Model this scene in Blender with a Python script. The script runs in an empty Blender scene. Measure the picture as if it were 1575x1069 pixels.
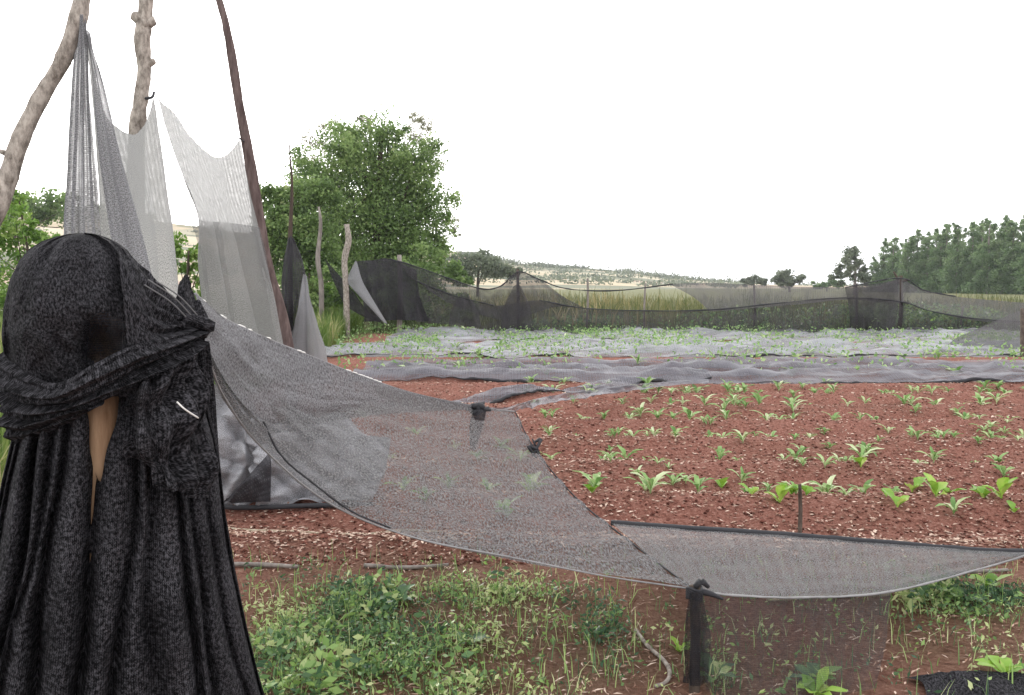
import bpy, math, random
import numpy as np
from mathutils import Vector
random.seed(7); RNG = np.random.default_rng(7)
scene = bpy.context.scene
col = scene.collection
R = math.radians

# ------------------------------------------------------------------ camera
CAM = np.array([0.0, 0.0, 1.55]); F = 1364.0; W, H = 1575.0, 1069.0; HOR = 437.0
PITCH = math.atan((H/2 - HOR)/F)
cd = bpy.data.cameras.new('camera'); cam = bpy.data.objects.new('camera', cd); col.objects.link(cam)
cd.sensor_width = 36; cd.lens = 36*F/W; cd.clip_end = 6000; cd.clip_start = 0.05
cam.location = CAM; cam.rotation_euler = (math.pi/2 - PITCH, 0, 0); scene.camera = cam

# ------------------------------------------------------------------ sky, sun, exposure
SUN_EL, SUN_AZ = R(12), R(-19)          # low veiled sun, front left
w = bpy.data.worlds.new('World'); scene.world = w; w.use_nodes = True
nt = w.node_tree; bg = nt.nodes['Background']
sky = nt.nodes.new('ShaderNodeTexSky'); sky.sky_type = 'NISHITA'; sky.sun_disc = False
sky.sun_elevation = SUN_EL; sky.sun_rotation = SUN_AZ; sky.dust_density = 4.0; sky.air_density = 1.0
hs = nt.nodes.new('ShaderNodeHueSaturation'); hs.inputs['Saturation'].default_value = 0.12
mx = nt.nodes.new('ShaderNodeMix'); mx.data_type = 'RGBA'; mx.inputs[0].default_value = 0.85
mx.inputs[7].default_value = (8.6, 8.6, 8.8, 1)      # even cloud veil
nt.links.new(sky.outputs[0], hs.inputs['Color']); nt.links.new(hs.outputs[0], mx.inputs[6])
nt.links.new(mx.outputs[2], bg.inputs['Color']); bg.inputs['Strength'].default_value = 0.15
sd = bpy.data.lights.new('sun', 'SUN'); sd.energy = 1.5; sd.angle = R(12); sd.color = (1, .95, .86)
so = bpy.data.objects.new('sun', sd); col.objects.link(so)
sdir = Vector((math.sin(SUN_AZ)*math.cos(SUN_EL), math.cos(SUN_AZ)*math.cos(SUN_EL), math.sin(SUN_EL)))
so.rotation_euler = (-sdir).to_track_quat('-Z', 'Y').to_euler(); so.location = sdir*50
vs = scene.view_settings; vs.view_transform = 'Standard'; vs.look = 'None'; vs.gamma = 1; vs.exposure = 0.82
vs.use_curve_mapping = False
scene.render.engine = 'CYCLES'
cy = scene.cycles; cy.transparent_max_bounces = 24; cy.max_bounces = 6; cy.diffuse_bounces = 3
cy.glossy_bounces = 2; cy.transmission_bounces = 4; cy.volume_bounces = 0; cy.use_denoising = True
cy.sample_clamp_indirect = 8

# ------------------------------------------------------------------ geometry helpers
ORD = 'first second third fourth fifth sixth seventh eighth ninth tenth eleventh twelfth thirteenth fourteenth fifteenth sixteenth seventeenth eighteenth nineteenth twentieth'.split()
def ordinal(seq, q): return ORD[min(19, sorted(seq).index(q))]
cp, sp_ = math.cos(PITCH), math.sin(PITCH)
def ray(px, py):
    a, b = (px - W/2)/F, (H/2 - py)/F
    return np.array([a, cp + b*sp_, -sp_ + b*cp])
def P(px, py, d):                       # point on a sight line at world depth d
    r = ray(px, py); return CAM + r*(d/r[1])
def G(px, py, z=0.0):                   # point where a sight line meets the ground
    r = ray(px, py); return CAM + r*((z - CAM[2])/r[2])

def hash2(ix, iy, s):
    n = (ix*374761393 + iy*668265263 + s*974634521) & 0xffffffff
    n = ((n ^ (n >> 13))*1274126177) & 0xffffffff
    return ((n ^ (n >> 16)) & 0xffff)/65535.0
def noise(x, y, s=0):
    x = np.asarray(x, float); y = np.asarray(y, float)
    ix = np.floor(x).astype(np.int64); iy = np.floor(y).astype(np.int64)
    fx = x - ix; fy = y - iy; fx = fx*fx*(3 - 2*fx); fy = fy*fy*(3 - 2*fy)
    a, b = hash2(ix, iy, s), hash2(ix+1, iy, s); c, d = hash2(ix, iy+1, s), hash2(ix+1, iy+1, s)
    return (a*(1-fx) + b*fx)*(1-fy) + (c*(1-fx) + d*fx)*fy
def fbm(x, y, s=0, o=4):
    t = 0; a = .5; f = 1.0
    for k in range(o):
        t = t + a*noise(x*f, y*f, s + k*17); a *= .5; f *= 2.03
    return t - .47

def new_mesh(name, verts, faces, uv=None, tint=None, smooth=True, origin=None):
    """verts (N,3) world; faces (M,k) int array or list; uv (N,2); tint (N,) 0..1"""
    verts = np.asarray(verts, float)
    if origin is not None: verts = verts - np.asarray(origin)
    me = bpy.data.meshes.new(name)
    if isinstance(faces, np.ndarray):
        M, k = faces.shape
        me.vertices.add(len(verts)); me.vertices.foreach_set('co', verts.astype(np.float32).ravel())
        me.loops.add(M*k); me.loops.foreach_set('vertex_index', faces.astype(np.int32).ravel())
        me.polygons.add(M); me.polygons.foreach_set('loop_start', np.arange(0, M*k, k, dtype=np.int32))
        me.update(calc_edges=True)
    else:
        me.from_pydata([tuple(v) for v in verts], [], [tuple(f) for f in faces])
    if smooth: me.polygons.foreach_set('use_smooth', np.ones(len(me.polygons), bool))
    li = np.empty(len(me.loops), np.int32); me.loops.foreach_get('vertex_index', li)
    if uv is not None:
        l = me.uv_layers.new(name='UVMap'); l.data.foreach_set('uv', np.asarray(uv, np.float32)[li].ravel())
    if tint is not None:
        t = np.asarray(tint, np.float32)
        if t.ndim == 1: t = np.stack([t, t, t], 1)
        c = np.concatenate([t, np.ones((len(t), 1), np.float32)], 1)
        at = me.color_attributes.new('tint', 'FLOAT_COLOR', 'POINT'); at.data.foreach_set('color', c.ravel())
    me.validate(); me.update()
    return me

def props(o, label=None, cat=None, group=None, kind=None):
    if label: o['label'] = label
    if cat: o['category'] = cat
    if group: o['group'] = group
    if kind: o['kind'] = kind
    return o
def base_of(v):
    v = np.asarray(v); lo, hi = v.min(0), v.max(0)
    return np.array([(lo[0]+hi[0])/2, (lo[1]+hi[1])/2, lo[2]])
def thing(name, loc, label, cat, group=None):
    o = bpy.data.objects.new(name, None); o.empty_display_size = .1; col.objects.link(o); o.location = tuple(loc)
    return props(o, label, cat, group)
def obj(name, verts, faces, mat, parent=None, uv=None, tint=None, smooth=True, label=None, cat=None, group=None, kind=None):
    org = np.array(parent.location) if parent is not None and parent.parent is None else (base_of(verts) if parent is None else None)
    if parent is not None and parent.parent is not None: org = np.array(parent.parent.location) + np.array(parent.location)
    me = new_mesh(name, verts, faces, uv, tint, smooth, org)
    me.materials.append(mat)
    o = bpy.data.objects.new(name, me); col.objects.link(o)
    if parent is None: o.location = tuple(org)
    else: o.parent = parent
    return props(o, label, cat, group, kind)

def merge(parts):
    V, Fs, U, T = [], [], [], []; n = 0
    for p in parts:
        V.append(p[0]); Fs.append(np.asarray(p[1]) + n); n += len(p[0])
        if len(p) > 2: U.append(p[2])
    return np.concatenate(V), np.concatenate(Fs), (np.concatenate(U) if U else None)

def catmull(pts, n):
    pts = np.asarray(pts, float); m = len(pts)
    if m == 2:
        t = np.linspace(0, 1, n)[:, None]; return pts[0]*(1-t) + pts[1]*t
    e = np.concatenate([[2*pts[0]-pts[1]], pts, [2*pts[-1]-pts[-2]]])
    u = np.linspace(0, m-1-1e-9, n); i = u.astype(int); t = (u - i)[:, None]
    a, b, c, d = e[i], e[i+1], e[i+2], e[i+3]
    return .5*((2*b) + (c-a)*t + (2*a-5*b+4*c-d)*t*t + (3*b-a-3*c+d)*t**3)
def grid_faces(nr, nc, wrap=False):
    r = np.arange(nr-1)[:, None]; c = np.arange(nc if wrap else nc-1)[None, :]; c2 = (c+1) % nc
    return np.stack([r*nc+c, r*nc+c2, (r+1)*nc+c2, (r+1)*nc+c], -1).reshape(-1, 4)
def surf(rows, nu, nv):
    """control rows (each a polyline of 3-D points) -> (nv, nu, 3) grid"""
    A = np.stack([catmull(r, nu) for r in rows])                  # (rows, nu, 3)
    return np.stack([catmull(A[:, k], nv) for k in range(nu)], 1)
def grid_normals(g):
    du = np.gradient(g, axis=1); dv = np.gradient(g, axis=0)
    n = np.cross(du, dv); l = np.linalg.norm(n, axis=2, keepdims=True); return n/np.maximum(l, 1e-9)
def grid_uv(g):
    u = np.concatenate([np.zeros((g.shape[0], 1)), np.cumsum(np.linalg.norm(np.diff(g, axis=1), axis=2), 1)], 1)
    v = np.concatenate([np.zeros((1, g.shape[1])), np.cumsum(np.linalg.norm(np.diff(g, axis=0), axis=2), 0)], 0)
    u = u*0 + np.linspace(0, 1, g.shape[1])[None, :]*np.median(u[:, -1])
    v = v*0 + np.linspace(0, 1, g.shape[0])[:, None]*np.median(v[-1, :])
    return np.stack([u, v], -1).reshape(-1, 2)
def sheet(name, rows, mat, nu=80, nv=50, wr=0.0, wf=(6, 3), seed=0, parent=None, pin=True, fold=None, depth=None, **kw):
    pr = [[P(*q) if len(q) == 3 and depth is None else (np.asarray(q, float) if depth == 'world' else P(q[0], q[1], depth)) for q in r] for r in rows]
    g = surf(pr, nu, nv); uv = grid_uv(g); n = grid_normals(g)
    u = np.linspace(0, 1, nu)[None, :]; v = np.linspace(0, 1, nv)[:, None]
    env = (4*u*(1-u))**.4*(.25 + .75*(4*v*(1-v))**.5) if pin else 1.0
    dsp = wr*(fbm(u*wf[0] + 0*v, v*wf[1] + 0*u, seed) + .5*fbm(u*wf[0]*3, v*wf[1]*1.5, seed+5))*2*env
    if fold is not None: dsp = dsp + fold(u + 0*v, v + 0*u)
    g = g + n*dsp[..., None]
    return obj(name, g.reshape(-1, 3), grid_faces(nv, nu), mat, parent, uv=uv, **kw)

def tube(pts, rad, sides=8, n=None, caps=True, rough=0.0, seed=0):
    pts = np.asarray(pts, float)
    if n: 
        rad = np.interp(np.linspace(0, 1, n), np.linspace(0, 1, len(np.atleast_1d(rad)) if np.ndim(rad) else 2), rad if np.ndim(rad) else [rad, rad])
        pts = catmull(pts, n)
    rad = np.broadcast_to(np.asarray(rad, float), (len(pts),))
    t = np.gradient(pts, axis=0); t /= np.maximum(np.linalg.norm(t, axis=1, keepdims=True), 1e-9)
    ref = np.array([0, 0, 1.0]) if abs(t[0, 2]) < .8 else np.array([1.0, 0, 0])
    a = np.cross(t, ref); a /= np.linalg.norm(a, axis=1, keepdims=True); b = np.cross(t, a)
    th = np.linspace(0, 2*np.pi, sides, endpoint=False)
    rr = rad[:, None]*np.ones(sides)[None, :]
    if rough: rr = rr*(1 + rough*2*fbm(np.arange(len(pts))[:, None]*.35 + 0*th, np.cos(th)[None, :]*1.5 + 3 + 0*rr, seed))
    V = pts[:, None] + rr[..., None]*(np.cos(th)[None, :, None]*a[:, None] + np.sin(th)[None, :, None]*b[:, None])
    Fq = grid_faces(len(pts), sides, True)
    s = np.concatenate([[0], np.cumsum(np.linalg.norm(np.diff(pts, axis=0), axis=1))])
    U = np.stack([(th/(2*np.pi))[None, :]*rad[:, None]*6.28, s[:, None] + 0*th[None, :]], -1).reshape(-1, 2)
    V = V.reshape(-1, 3); m = len(V)
    if caps:
        V = np.concatenate([V, pts[:1], pts[-1:]]); U = np.concatenate([U, [[0, 0], [0, 0]]])
        k = np.arange(sides); k2 = (k+1) % sides; o2 = (len(pts)-1)*sides
        Fq = np.concatenate([Fq, np.stack([k2, k, np.full(sides, m), np.full(sides, m)], 1), np.stack([o2+k, o2+k2, np.full(sides, m+1), np.full(sides, m+1)], 1)])
    return V, Fq, U
def clean(Fq):                      # quads with a repeated vertex -> mixed list
    return [tuple(f) if f[2] != f[3] else tuple(f[:3]) for f in Fq.tolist()]

def leaves(cen, size, n=None, asp=.55, up=.3, spread=1.0, tint=None):
    """one bent rhombus per centre"""
    N = len(cen); d = RNG.normal(size=(N, 3)); d[:, 2] = d[:, 2]*spread + up; d /= np.linalg.norm(d, axis=1, keepdims=True)
    q = RNG.normal(size=(N, 3)); s = np.cross(d, q); s /= np.linalg.norm(s, axis=1, keepdims=True)
    size = np.broadcast_to(size, (N,))[:, None]
    V = np.stack([cen - d*size*.5, cen + s*size*asp*.5, cen + d*size*.5, cen - s*size*asp*.5], 1).reshape(-1, 3)
    Fq = np.arange(4*N).reshape(N, 4)
    tint = RNG.random(N) if tint is None else tint
    return V, Fq, np.repeat(tint, 4, axis=0)
def blades(base, h, wid, lean=.35, tint=None, segs=2):
    """curved grass blades: quad then tip, as two quads (tip quad degenerate to narrow)"""
    N = len(base); az = RNG.random(N)*6.283; dx = np.stack([np.cos(az), np.sin(az), 0*az], 1)
    sx = np.stack([-np.sin(az + RNG.normal(size=N)*.6), np.cos(az), 0*az], 1)
    h = np.broadcast_to(h, (N,))[:, None]; wid = np.broadcast_to(wid, (N,))[:, None]
    ln = (RNG.random(N)*lean)[:, None]; zz = np.array([0, 0, 1.0])
    p0 = base; p1 = base + zz*h*.55 + dx*h*ln*.35; p2 = base + zz*h*(1 - ln*.35) + dx*h*ln
    V = np.stack([p0 - sx*wid*.5, p0 + sx*wid*.5, p1 + sx*wid*.4, p1 - sx*wid*.4, p2 + sx*wid*.06, p2 - sx*wid*.06], 1).reshape(-1, 3)
    b = np.arange(N)[:, None]*6
    Fq = np.concatenate([b + np.array([[0, 1, 2, 3]]), b + np.array([[3, 2, 4, 5]])])
    tint = RNG.random(N) if tint is None else tint
    return V, Fq, np.repeat(tint, 6, axis=0)

# ------------------------------------------------------------------ materials
def mat(name):
    m = bpy.data.materials.new(name); m.use_nodes = True; t = m.node_tree; t.nodes.clear()
    out = t.nodes.new('ShaderNodeOutputMaterial')
    def N(kind, **k):
        n = t.nodes.new(kind)
        for a, v in k.items(): setattr(n, a, v)
        return n
    def L(a, b): t.links.new(a, b)
    return m, N, L, out
def math_(N, L, op, a, b=None, c=None, clamp=False):
    n = N('ShaderNodeMath', operation=op, use_clamp=clamp)
    for i, v in enumerate((a, b, c)):
        if v is None: continue
        if isinstance(v, (int, float)): n.inputs[i].default_value = v
        else: L(v, n.inputs[i])
    return n.outputs[0]
def mixc(N, L, fac, a, b):
    n = N('ShaderNodeMix', data_type='RGBA')
    for s, v in ((n.inputs[0], fac), (n.inputs[6], a), (n.inputs[7], b)):
        if isinstance(v, tuple): s.default_value = v + (1,) if len(v) == 3 else v
        elif isinstance(v, (int, float)): s.default_value = v
        else: L(v, s)
    return n.outputs[2]
def ramp(N, L, fac, stops):
    r = N('ShaderNodeValToRGB'); e = r.color_ramp.elements
    while len(e) < len(stops): e.new(.5)
    for k, (p, c) in zip(e, stops): k.position = p; k.color = (*c, 1)
    L(fac, r.inputs[0]); return r.outputs[0]

def net_mat(name, colr, alpha, pitch=.006, rib=.05, trans=.4, rough=.6, var=.25, spec=.2, mottle=9.0, contrast=.14, stretch=(1, 1, 1), grain=(190, .9)):
    """knitted shade net: thread lines over see-through gaps, uneven density"""
    m, N, L, out = mat(name)
    uv = N('ShaderNodeUVMap'); sx = N('ShaderNodeSeparateXYZ'); L(uv.outputs[0], sx.inputs[0])
    U, V = sx.outputs[0], sx.outputs[1]
    k1 = math_(N, L, 'SINE', math_(N, L, 'MULTIPLY', U, 6.283/pitch))
    k2 = math_(N, L, 'SINE', math_(N, L, 'MULTIPLY', V, 6.283/(pitch*1.4)))
    kn = math_(N, L, 'MULTIPLY', math_(N, L, 'MAXIMUM', k1, k2), contrast)
    k3 = math_(N, L, 'MULTIPLY', math_(N, L, 'SINE', math_(N, L, 'MULTIPLY', U, 6.283/rib)), .05)
    nz = N('ShaderNodeTexNoise'); nz.inputs['Scale'].default_value = mottle; nz.inputs['Detail'].default_value = 5
    mp = N('ShaderNodeMapping'); mp.inputs['Scale'].default_value = stretch; L(uv.outputs[0], mp.inputs[0]); L(mp.outputs[0], nz.inputs['Vector'])
    mo = math_(N, L, 'MULTIPLY', math_(N, L, 'SUBTRACT', nz.outputs[0], .5), var*2)
    gr = N('ShaderNodeTexNoise'); gr.inputs['Scale'].default_value = grain[0]; gr.inputs['Detail'].default_value = 3; L(uv.outputs[0], gr.inputs['Vector'])
    g2 = math_(N, L, 'MULTIPLY', math_(N, L, 'SUBTRACT', gr.outputs[0], .5), grain[1])
    al = math_(N, L, 'ADD', math_(N, L, 'ADD', math_(N, L, 'ADD', kn, alpha - .25*contrast), mo), math_(N, L, 'ADD', k3, g2), clamp=True)
    c = mixc(N, L, ramp(N, L, gr.outputs[0], [(.35, (0, 0, 0)), (.65, (1, 1, 1))]), tuple(x*.5 for x in colr), tuple(min(1, x*1.5) for x in colr))
    pb = N('ShaderNodeBsdfPrincipled'); L(c, pb.inputs['Base Color']); pb.inputs['Roughness'].default_value = rough
    pb.inputs['Specular IOR Level'].default_value = spec
    tl = N('ShaderNodeBsdfTranslucent'); L(c, tl.inputs['Color'])
    mm = N('ShaderNodeMixShader'); mm.inputs[0].default_value = trans; L(pb.outputs[0], mm.inputs[1]); L(tl.outputs[0], mm.inputs[2])
    tr = N('ShaderNodeBsdfTransparent'); m2 = N('ShaderNodeMixShader')
    L(al, m2.inputs[0]); L(tr.outputs[0], m2.inputs[1]); L(mm.outputs[0], m2.inputs[2]); L(m2.outputs[0], out.inputs[0])
    return m
def leaf_mat(name, stops, trans=.35, rough=.5, spec=.3):
    m, N, L, out = mat(name)
    a = N('ShaderNodeAttribute', attribute_name='tint')
    c = ramp(N, L, a.outputs['Fac'], stops)
    pb = N('ShaderNodeBsdfPrincipled'); L(c, pb.inputs['Base Color']); pb.inputs['Roughness'].default_value = rough; pb.inputs['Specular IOR Level'].default_value = spec
    tl = N('ShaderNodeBsdfTranslucent'); L(c, tl.inputs['Color'])
    mm = N('ShaderNodeMixShader'); mm.inputs[0].default_value = trans; L(pb.outputs[0], mm.inputs[1]); L(tl.outputs[0], mm.inputs[2]); L(mm.outputs[0], out.inputs[0])
    return m
def bark_mat(name, c1, c2, sc=14, rough=.9, stretch=(1, 1, .2)):
    m, N, L, out = mat(name)
    tc = N('ShaderNodeTexCoord'); mp = N('ShaderNodeMapping'); mp.inputs['Scale'].default_value = stretch; L(tc.outputs['Object'], mp.inputs[0])
    nz = N('ShaderNodeTexNoise'); nz.inputs['Scale'].default_value = sc; nz.inputs['Detail'].default_value = 8; nz.inputs['Roughness'].default_value = .7; L(mp.outputs[0], nz.inputs['Vector'])
    c = ramp(N, L, nz.outputs[0], [(.32, c1), (.62, c2)])
    n2 = N('ShaderNodeTexNoise'); n2.inputs['Scale'].default_value = sc*.4; n2.inputs['Detail'].default_value = 3; L(tc.outputs['Object'], n2.inputs['Vector'])
    c = mixc(N, L, math_(N, L, 'MULTIPLY', n2.outputs[0], .5), c, tuple(.5*x for x in c1))
    pb = N('ShaderNodeBsdfPrincipled'); L(c, pb.inputs['Base Color']); pb.inputs['Roughness'].default_value = rough; pb.inputs['Specular IOR Level'].default_value = .15
    bp = N('ShaderNodeBump'); bp.inputs['Strength'].default_value = .7; bp.inputs['Distance'].default_value = .006; L(nz.outputs[0], bp.inputs['Height']); L(bp.outputs[0], pb.inputs['Normal'])
    L(pb.outputs[0], out.inputs[0]); return m
def plain_mat(name, c, rough=.7, spec=.3, var=.3, sc=30):
    m, N, L, out = mat(name)
    tc = N('ShaderNodeTexCoord'); nz = N('ShaderNodeTexNoise'); nz.inputs['Scale'].default_value = sc; nz.inputs['Detail'].default_value = 4; L(tc.outputs['Object'], nz.inputs['Vector'])
    cc = mixc(N, L, nz.outputs[0], tuple(x*(1-var) for x in c), tuple(min(1, x*(1+var)) for x in c))
    pb = N('ShaderNodeBsdfPrincipled'); L(cc, pb.inputs['Base Color']); pb.inputs['Roughness'].default_value = rough; pb.inputs['Specular IOR Level'].default_value = spec
    L(pb.outputs[0], out.inputs[0]); return m
def tint_mat(name, stops, rough=.95):
    m, N, L, out = mat(name); a = N('ShaderNodeAttribute', attribute_name='tint'); c = ramp(N, L, a.outputs['Fac'], stops)
    pb = N('ShaderNodeBsdfPrincipled'); L(c, pb.inputs['Base Color']); pb.inputs['Roughness'].default_value = rough; pb.inputs['Specular IOR Level'].default_value = .1
    L(pb.outputs[0], out.inputs[0]); return m

def black_net_mat(name, c1=(.0025, .0025, .003), c2=(.074, .071, .079), pitch=.0052):
    """dense black knitted net, several layers, opaque: loops of thread catch the light"""
    m, N, L, out = mat(name)
    uv = N('ShaderNodeUVMap'); sx = N('ShaderNodeSeparateXYZ'); L(uv.outputs[0], sx.inputs[0])
    wob = N('ShaderNodeTexNoise'); wob.inputs['Scale'].default_value = 14; wob.inputs['Detail'].default_value = 3; L(uv.outputs[0], wob.inputs['Vector'])
    U = math_(N, L, 'ADD', sx.outputs[0], math_(N, L, 'MULTIPLY', wob.outputs[0], .012)); V = math_(N, L, 'ADD', sx.outputs[1], math_(N, L, 'MULTIPLY', wob.outputs[0], .02))
    k1 = math_(N, L, 'SINE', math_(N, L, 'MULTIPLY', U, 6.283/pitch)); k2 = math_(N, L, 'SINE', math_(N, L, 'MULTIPLY', V, 6.283/(pitch*1.2)))
    kn = math_(N, L, 'MULTIPLY_ADD', math_(N, L, 'MULTIPLY', k1, math_(N, L, 'MULTIPLY_ADD', k2, .5, .5)), .5, .5)
    gr = N('ShaderNodeTexNoise'); gr.inputs['Scale'].default_value = 105; gr.inputs['Detail'].default_value = 3; gr.inputs['Roughness'].default_value = .8; L(uv.outputs[0], gr.inputs['Vector'])
    lo = N('ShaderNodeTexNoise'); lo.inputs['Scale'].default_value = 6; lo.inputs['Detail'].default_value = 4; L(uv.outputs[0], lo.inputs['Vector'])
    f = math_(N, L, 'MULTIPLY', math_(N, L, 'MULTIPLY_ADD', kn, .35, math_(N, L, 'MULTIPLY_ADD', gr.outputs[0], 1.9, -.75)), math_(N, L, 'MULTIPLY_ADD', lo.outputs[0], 1.4, .45))
    c = ramp(N, L, f, [(.25, c1), (.5, tuple(.38*q for q in c2)), (.8, c2)])
    pb = N('ShaderNodeBsdfPrincipled'); L(c, pb.inputs['Base Color']); pb.inputs['Roughness'].default_value = .85; pb.inputs['Specular IOR Level'].default_value = .1
    bp = N('ShaderNodeBump'); bp.inputs['Strength'].default_value = .8; bp.inputs['Distance'].default_value = .003; L(f, bp.inputs['Height']); L(bp.outputs[0], pb.inputs['Normal'])
    L(pb.outputs[0], out.inputs[0]); return m

M = {}
M['black'] = black_net_mat('black_net_dense')
M['main'] = net_mat('net_grey_sheet', (.165, .163, .166), .71, pitch=.0045, trans=.35, var=.22, rib=.06, contrast=.08, grain=(125, 1.5))
M['veil'] = net_mat('net_single_black', (.02, .019, .022), .70, pitch=.0052, trans=.2, var=.5, mottle=14)
M['flap'] = net_mat('net_grey_double', (.18, .176, .184), .84, pitch=.0045, trans=.35, var=.2, grain=(125, 1.3))
M['curtain'] = net_mat('net_curtain', (.055, .055, .057), .33, pitch=.006, trans=.3, var=.2)
M['hung'] = net_mat('net_hung', (.25, .25, .245), .93, pitch=.006, trans=.5, var=.12, mottle=22)
M['hung_close'] = net_mat('net_hung_close', (.34, .34, .335), 1.04, pitch=.006, trans=.55, var=.15, mottle=16)
M['hung_thin'] = net_mat('net_hung_thin', (.2, .2, .2), .5, pitch=.006, trans=.5, var=.12, mottle=22)
M['hung_dense'] = net_mat('net_hung_dense', (.27, .27, .28), .96, pitch=.006, trans=.45, var=.12)
M['fence'] = net_mat('net_fence', (.06, .056, .062), .64, pitch=.02, trans=.3, var=.35, mottle=2.5)
M['fence_pale'] = net_mat('net_fence_pale', (.12, .115, .122), .68, pitch=.02, trans=.4, var=.3, mottle=2.5)
M['fence_dense'] = net_mat('net_fence_dense', (.035, .033, .038), .88, pitch=.02, trans=.3, var=.2, mottle=2.5)
M['cover'] = net_mat('net_row_cover', (.34, .355, .375), .64, pitch=.03, trans=.3, rough=.3, var=1.0, spec=.6, mottle=3.0, stretch=(.3, 1.3, 1))
M['cover_dark'] = net_mat('net_row_cover_dark', (.14, .136, .158), .70, pitch=.03, trans=.3, rough=.35, var=.9, spec=.5, mottle=3.0, stretch=(.3, 1.3, 1))
M['tarp'] = net_mat('net_crumpled', (.24, .24, .255), 1.1, pitch=.01, trans=.05, rough=.4, var=.1, spec=.5)
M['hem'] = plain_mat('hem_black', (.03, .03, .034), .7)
M['cord'] = plain_mat('cord_grey', (.13, .128, .13), .7)
M['selv'] = plain_mat('selvage_grey', (.24, .235, .235), .8)
M['pale_cord'] = plain_mat('cord_pale', (.7, .68, .64), .6)
M['bark_pale'] = bark_mat('bark_pale', (.10, .08, .065), (.54, .48, .42), 34, stretch=(1, 1, .5))
M['bark_red'] = bark_mat('bark_red', (.05, .032, .03), (.19, .14, .13), 22)
M['bark'] = bark_mat('bark_brown', (.035, .025, .02), (.13, .1, .08), 12)
M['bark_grey'] = bark_mat('bark_grey', (.12, .10, .09), (.36, .32, .29), 12)
M['wood'] = bark_mat('wood_peeled', (.22, .115, .06), (.56, .36, .22), 16, rough=.7, stretch=(1, 1, .09))
M['cane'] = bark_mat('cane', (.25, .2, .13), (.6, .52, .4), 12)
GREEN = [(0, (.075, .125, .045)), (.5, (.17, .26, .085)), (.85, (.27, .37, .13)), (1, (.36, .41, .19))]
M['leaf'] = leaf_mat('leaf_green', GREEN, trans=.45)
M['leaf_olive'] = leaf_mat('leaf_olive', [(0, (.17, .17, .12)), (.6, (.28, .28, .19)), (1, (.4, .4, .28))], trans=.5)
M['leaf_bright'] = leaf_mat('leaf_bright', [(0, (.08, .16, .03)), (.5, (.16, .28, .05)), (1, (.32, .40, .12))])
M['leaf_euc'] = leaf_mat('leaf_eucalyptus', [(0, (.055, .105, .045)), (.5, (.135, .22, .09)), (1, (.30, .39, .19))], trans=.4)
M['leaf_far'] = leaf_mat('leaf_far', [(0, (.08, .11, .07)), (1, (.21, .24, .16))], trans=.4)
M['grass'] = leaf_mat('grass', [(0, (.06, .11, .02)), (.5, (.13, .2, .045)), (.8, (.24, .28, .09)), (1, (.42, .38, .19))], trans=.4)
M['reed'] = leaf_mat('reed', [(0, (.05, .075, .025)), (.45, (.13, .145, .055)), (.8, (.30, .25, .12)), (1, (.46, .38, .22))], trans=.35)
M['weed'] = leaf_mat('weed', [(0, (.05, .11, .055)), (.35, (.14, .25, .10)), (.7, (.28, .43, .12)), (1, (.55, .60, .30))], trans=.35, rough=.4, spec=.4)
M['kale'] = leaf_mat('kale', [(0, (.11, .22, .06)), (.45, (.25, .41, .14)), (.8, (.44, .56, .27)), (1, (.66, .72, .48))], trans=.35, rough=.5, spec=.25)
M['lettuce'] = leaf_mat('lettuce', [(0, (.14, .30, .03)), (.5, (.26, .45, .06)), (1, (.45, .55, .14))], trans=.35, rough=.35, spec=.4)
M['litter'] = tint_mat('straw_litter', [(0, (.10, .045, .03)), (.35, (.30, .18, .13)), (1, (.66, .52, .42))])
M['clod'] = tint_mat('soil_clod', [(0, (.05, .016, .011)), (.5, (.20, .08, .06)), (.85, (.34, .17, .13)), (1, (.55, .40, .33))])

# ground: red soil with vertex-weighted grass cover (R), dry litter (G), far field (B)
def ground_mat():
    m, N, L, out = mat('red_soil')
    a = N('ShaderNodeAttribute', attribute_name='tint'); s = N('ShaderNodeSeparateColor'); L(a.outputs['Color'], s.inputs[0])
    tc = N('ShaderNodeTexCoord')
    def nz(sc, det=6, r=.65):
        n = N('ShaderNodeTexNoise'); n.inputs['Scale'].default_value = sc; n.inputs['Detail'].default_value = det; n.inputs['Roughness'].default_value = r; L(tc.outputs['Object'], n.inputs['Vector']); return n.outputs[0]
    fine, mid, big = nz(34, 9, .85), nz(5), nz(.6)
    soil = ramp(N, L, fine, [(.3, (.065, .024, .018)), (.45, (.215, .088, .064)), (.56, (.38, .19, .145)), (.72, (.54, .38, .31))])
    soil = mixc(N, L, math_(N, L, 'MULTIPLY', mid, .55), soil, (.165, .062, .045))
    lit = ramp(N, L, fine, [(.3, (.07, .04, .028)), (.55, (.19, .13, .085)), (.75, (.38, .29, .2))])
    grs = ramp(N, L, fine, [(.3, (.03, .05, .015)), (.6, (.09, .13, .035)), (.8, (.2, .2, .09))])
    far = ramp(N, L, big, [(.35, (.08, .10, .04)), (.5, (.17, .165, .08)), (.65, (.10, .125, .05))])
    c = mixc(N, L, s.outputs[1], soil, lit); c = mixc(N, L, s.outputs[0], c, grs); c = mixc(N, L, s.outputs[2], c, far)
    pb = N('ShaderNodeBsdfPrincipled'); L(c, pb.inputs['Base Color']); pb.inputs['Roughness'].default_value = .95; pb.inputs['Specular IOR Level'].default_value = .1
    bp = N('ShaderNodeBump'); bp.inputs['Strength'].default_value = .9; bp.inputs['Distance'].default_value = .03; L(fine, bp.inputs['Height']); L(bp.outputs[0], pb.inputs['Normal'])
    L(pb.outputs[0], out.inputs[0]); return m
M['ground'] = ground_mat()

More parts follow.
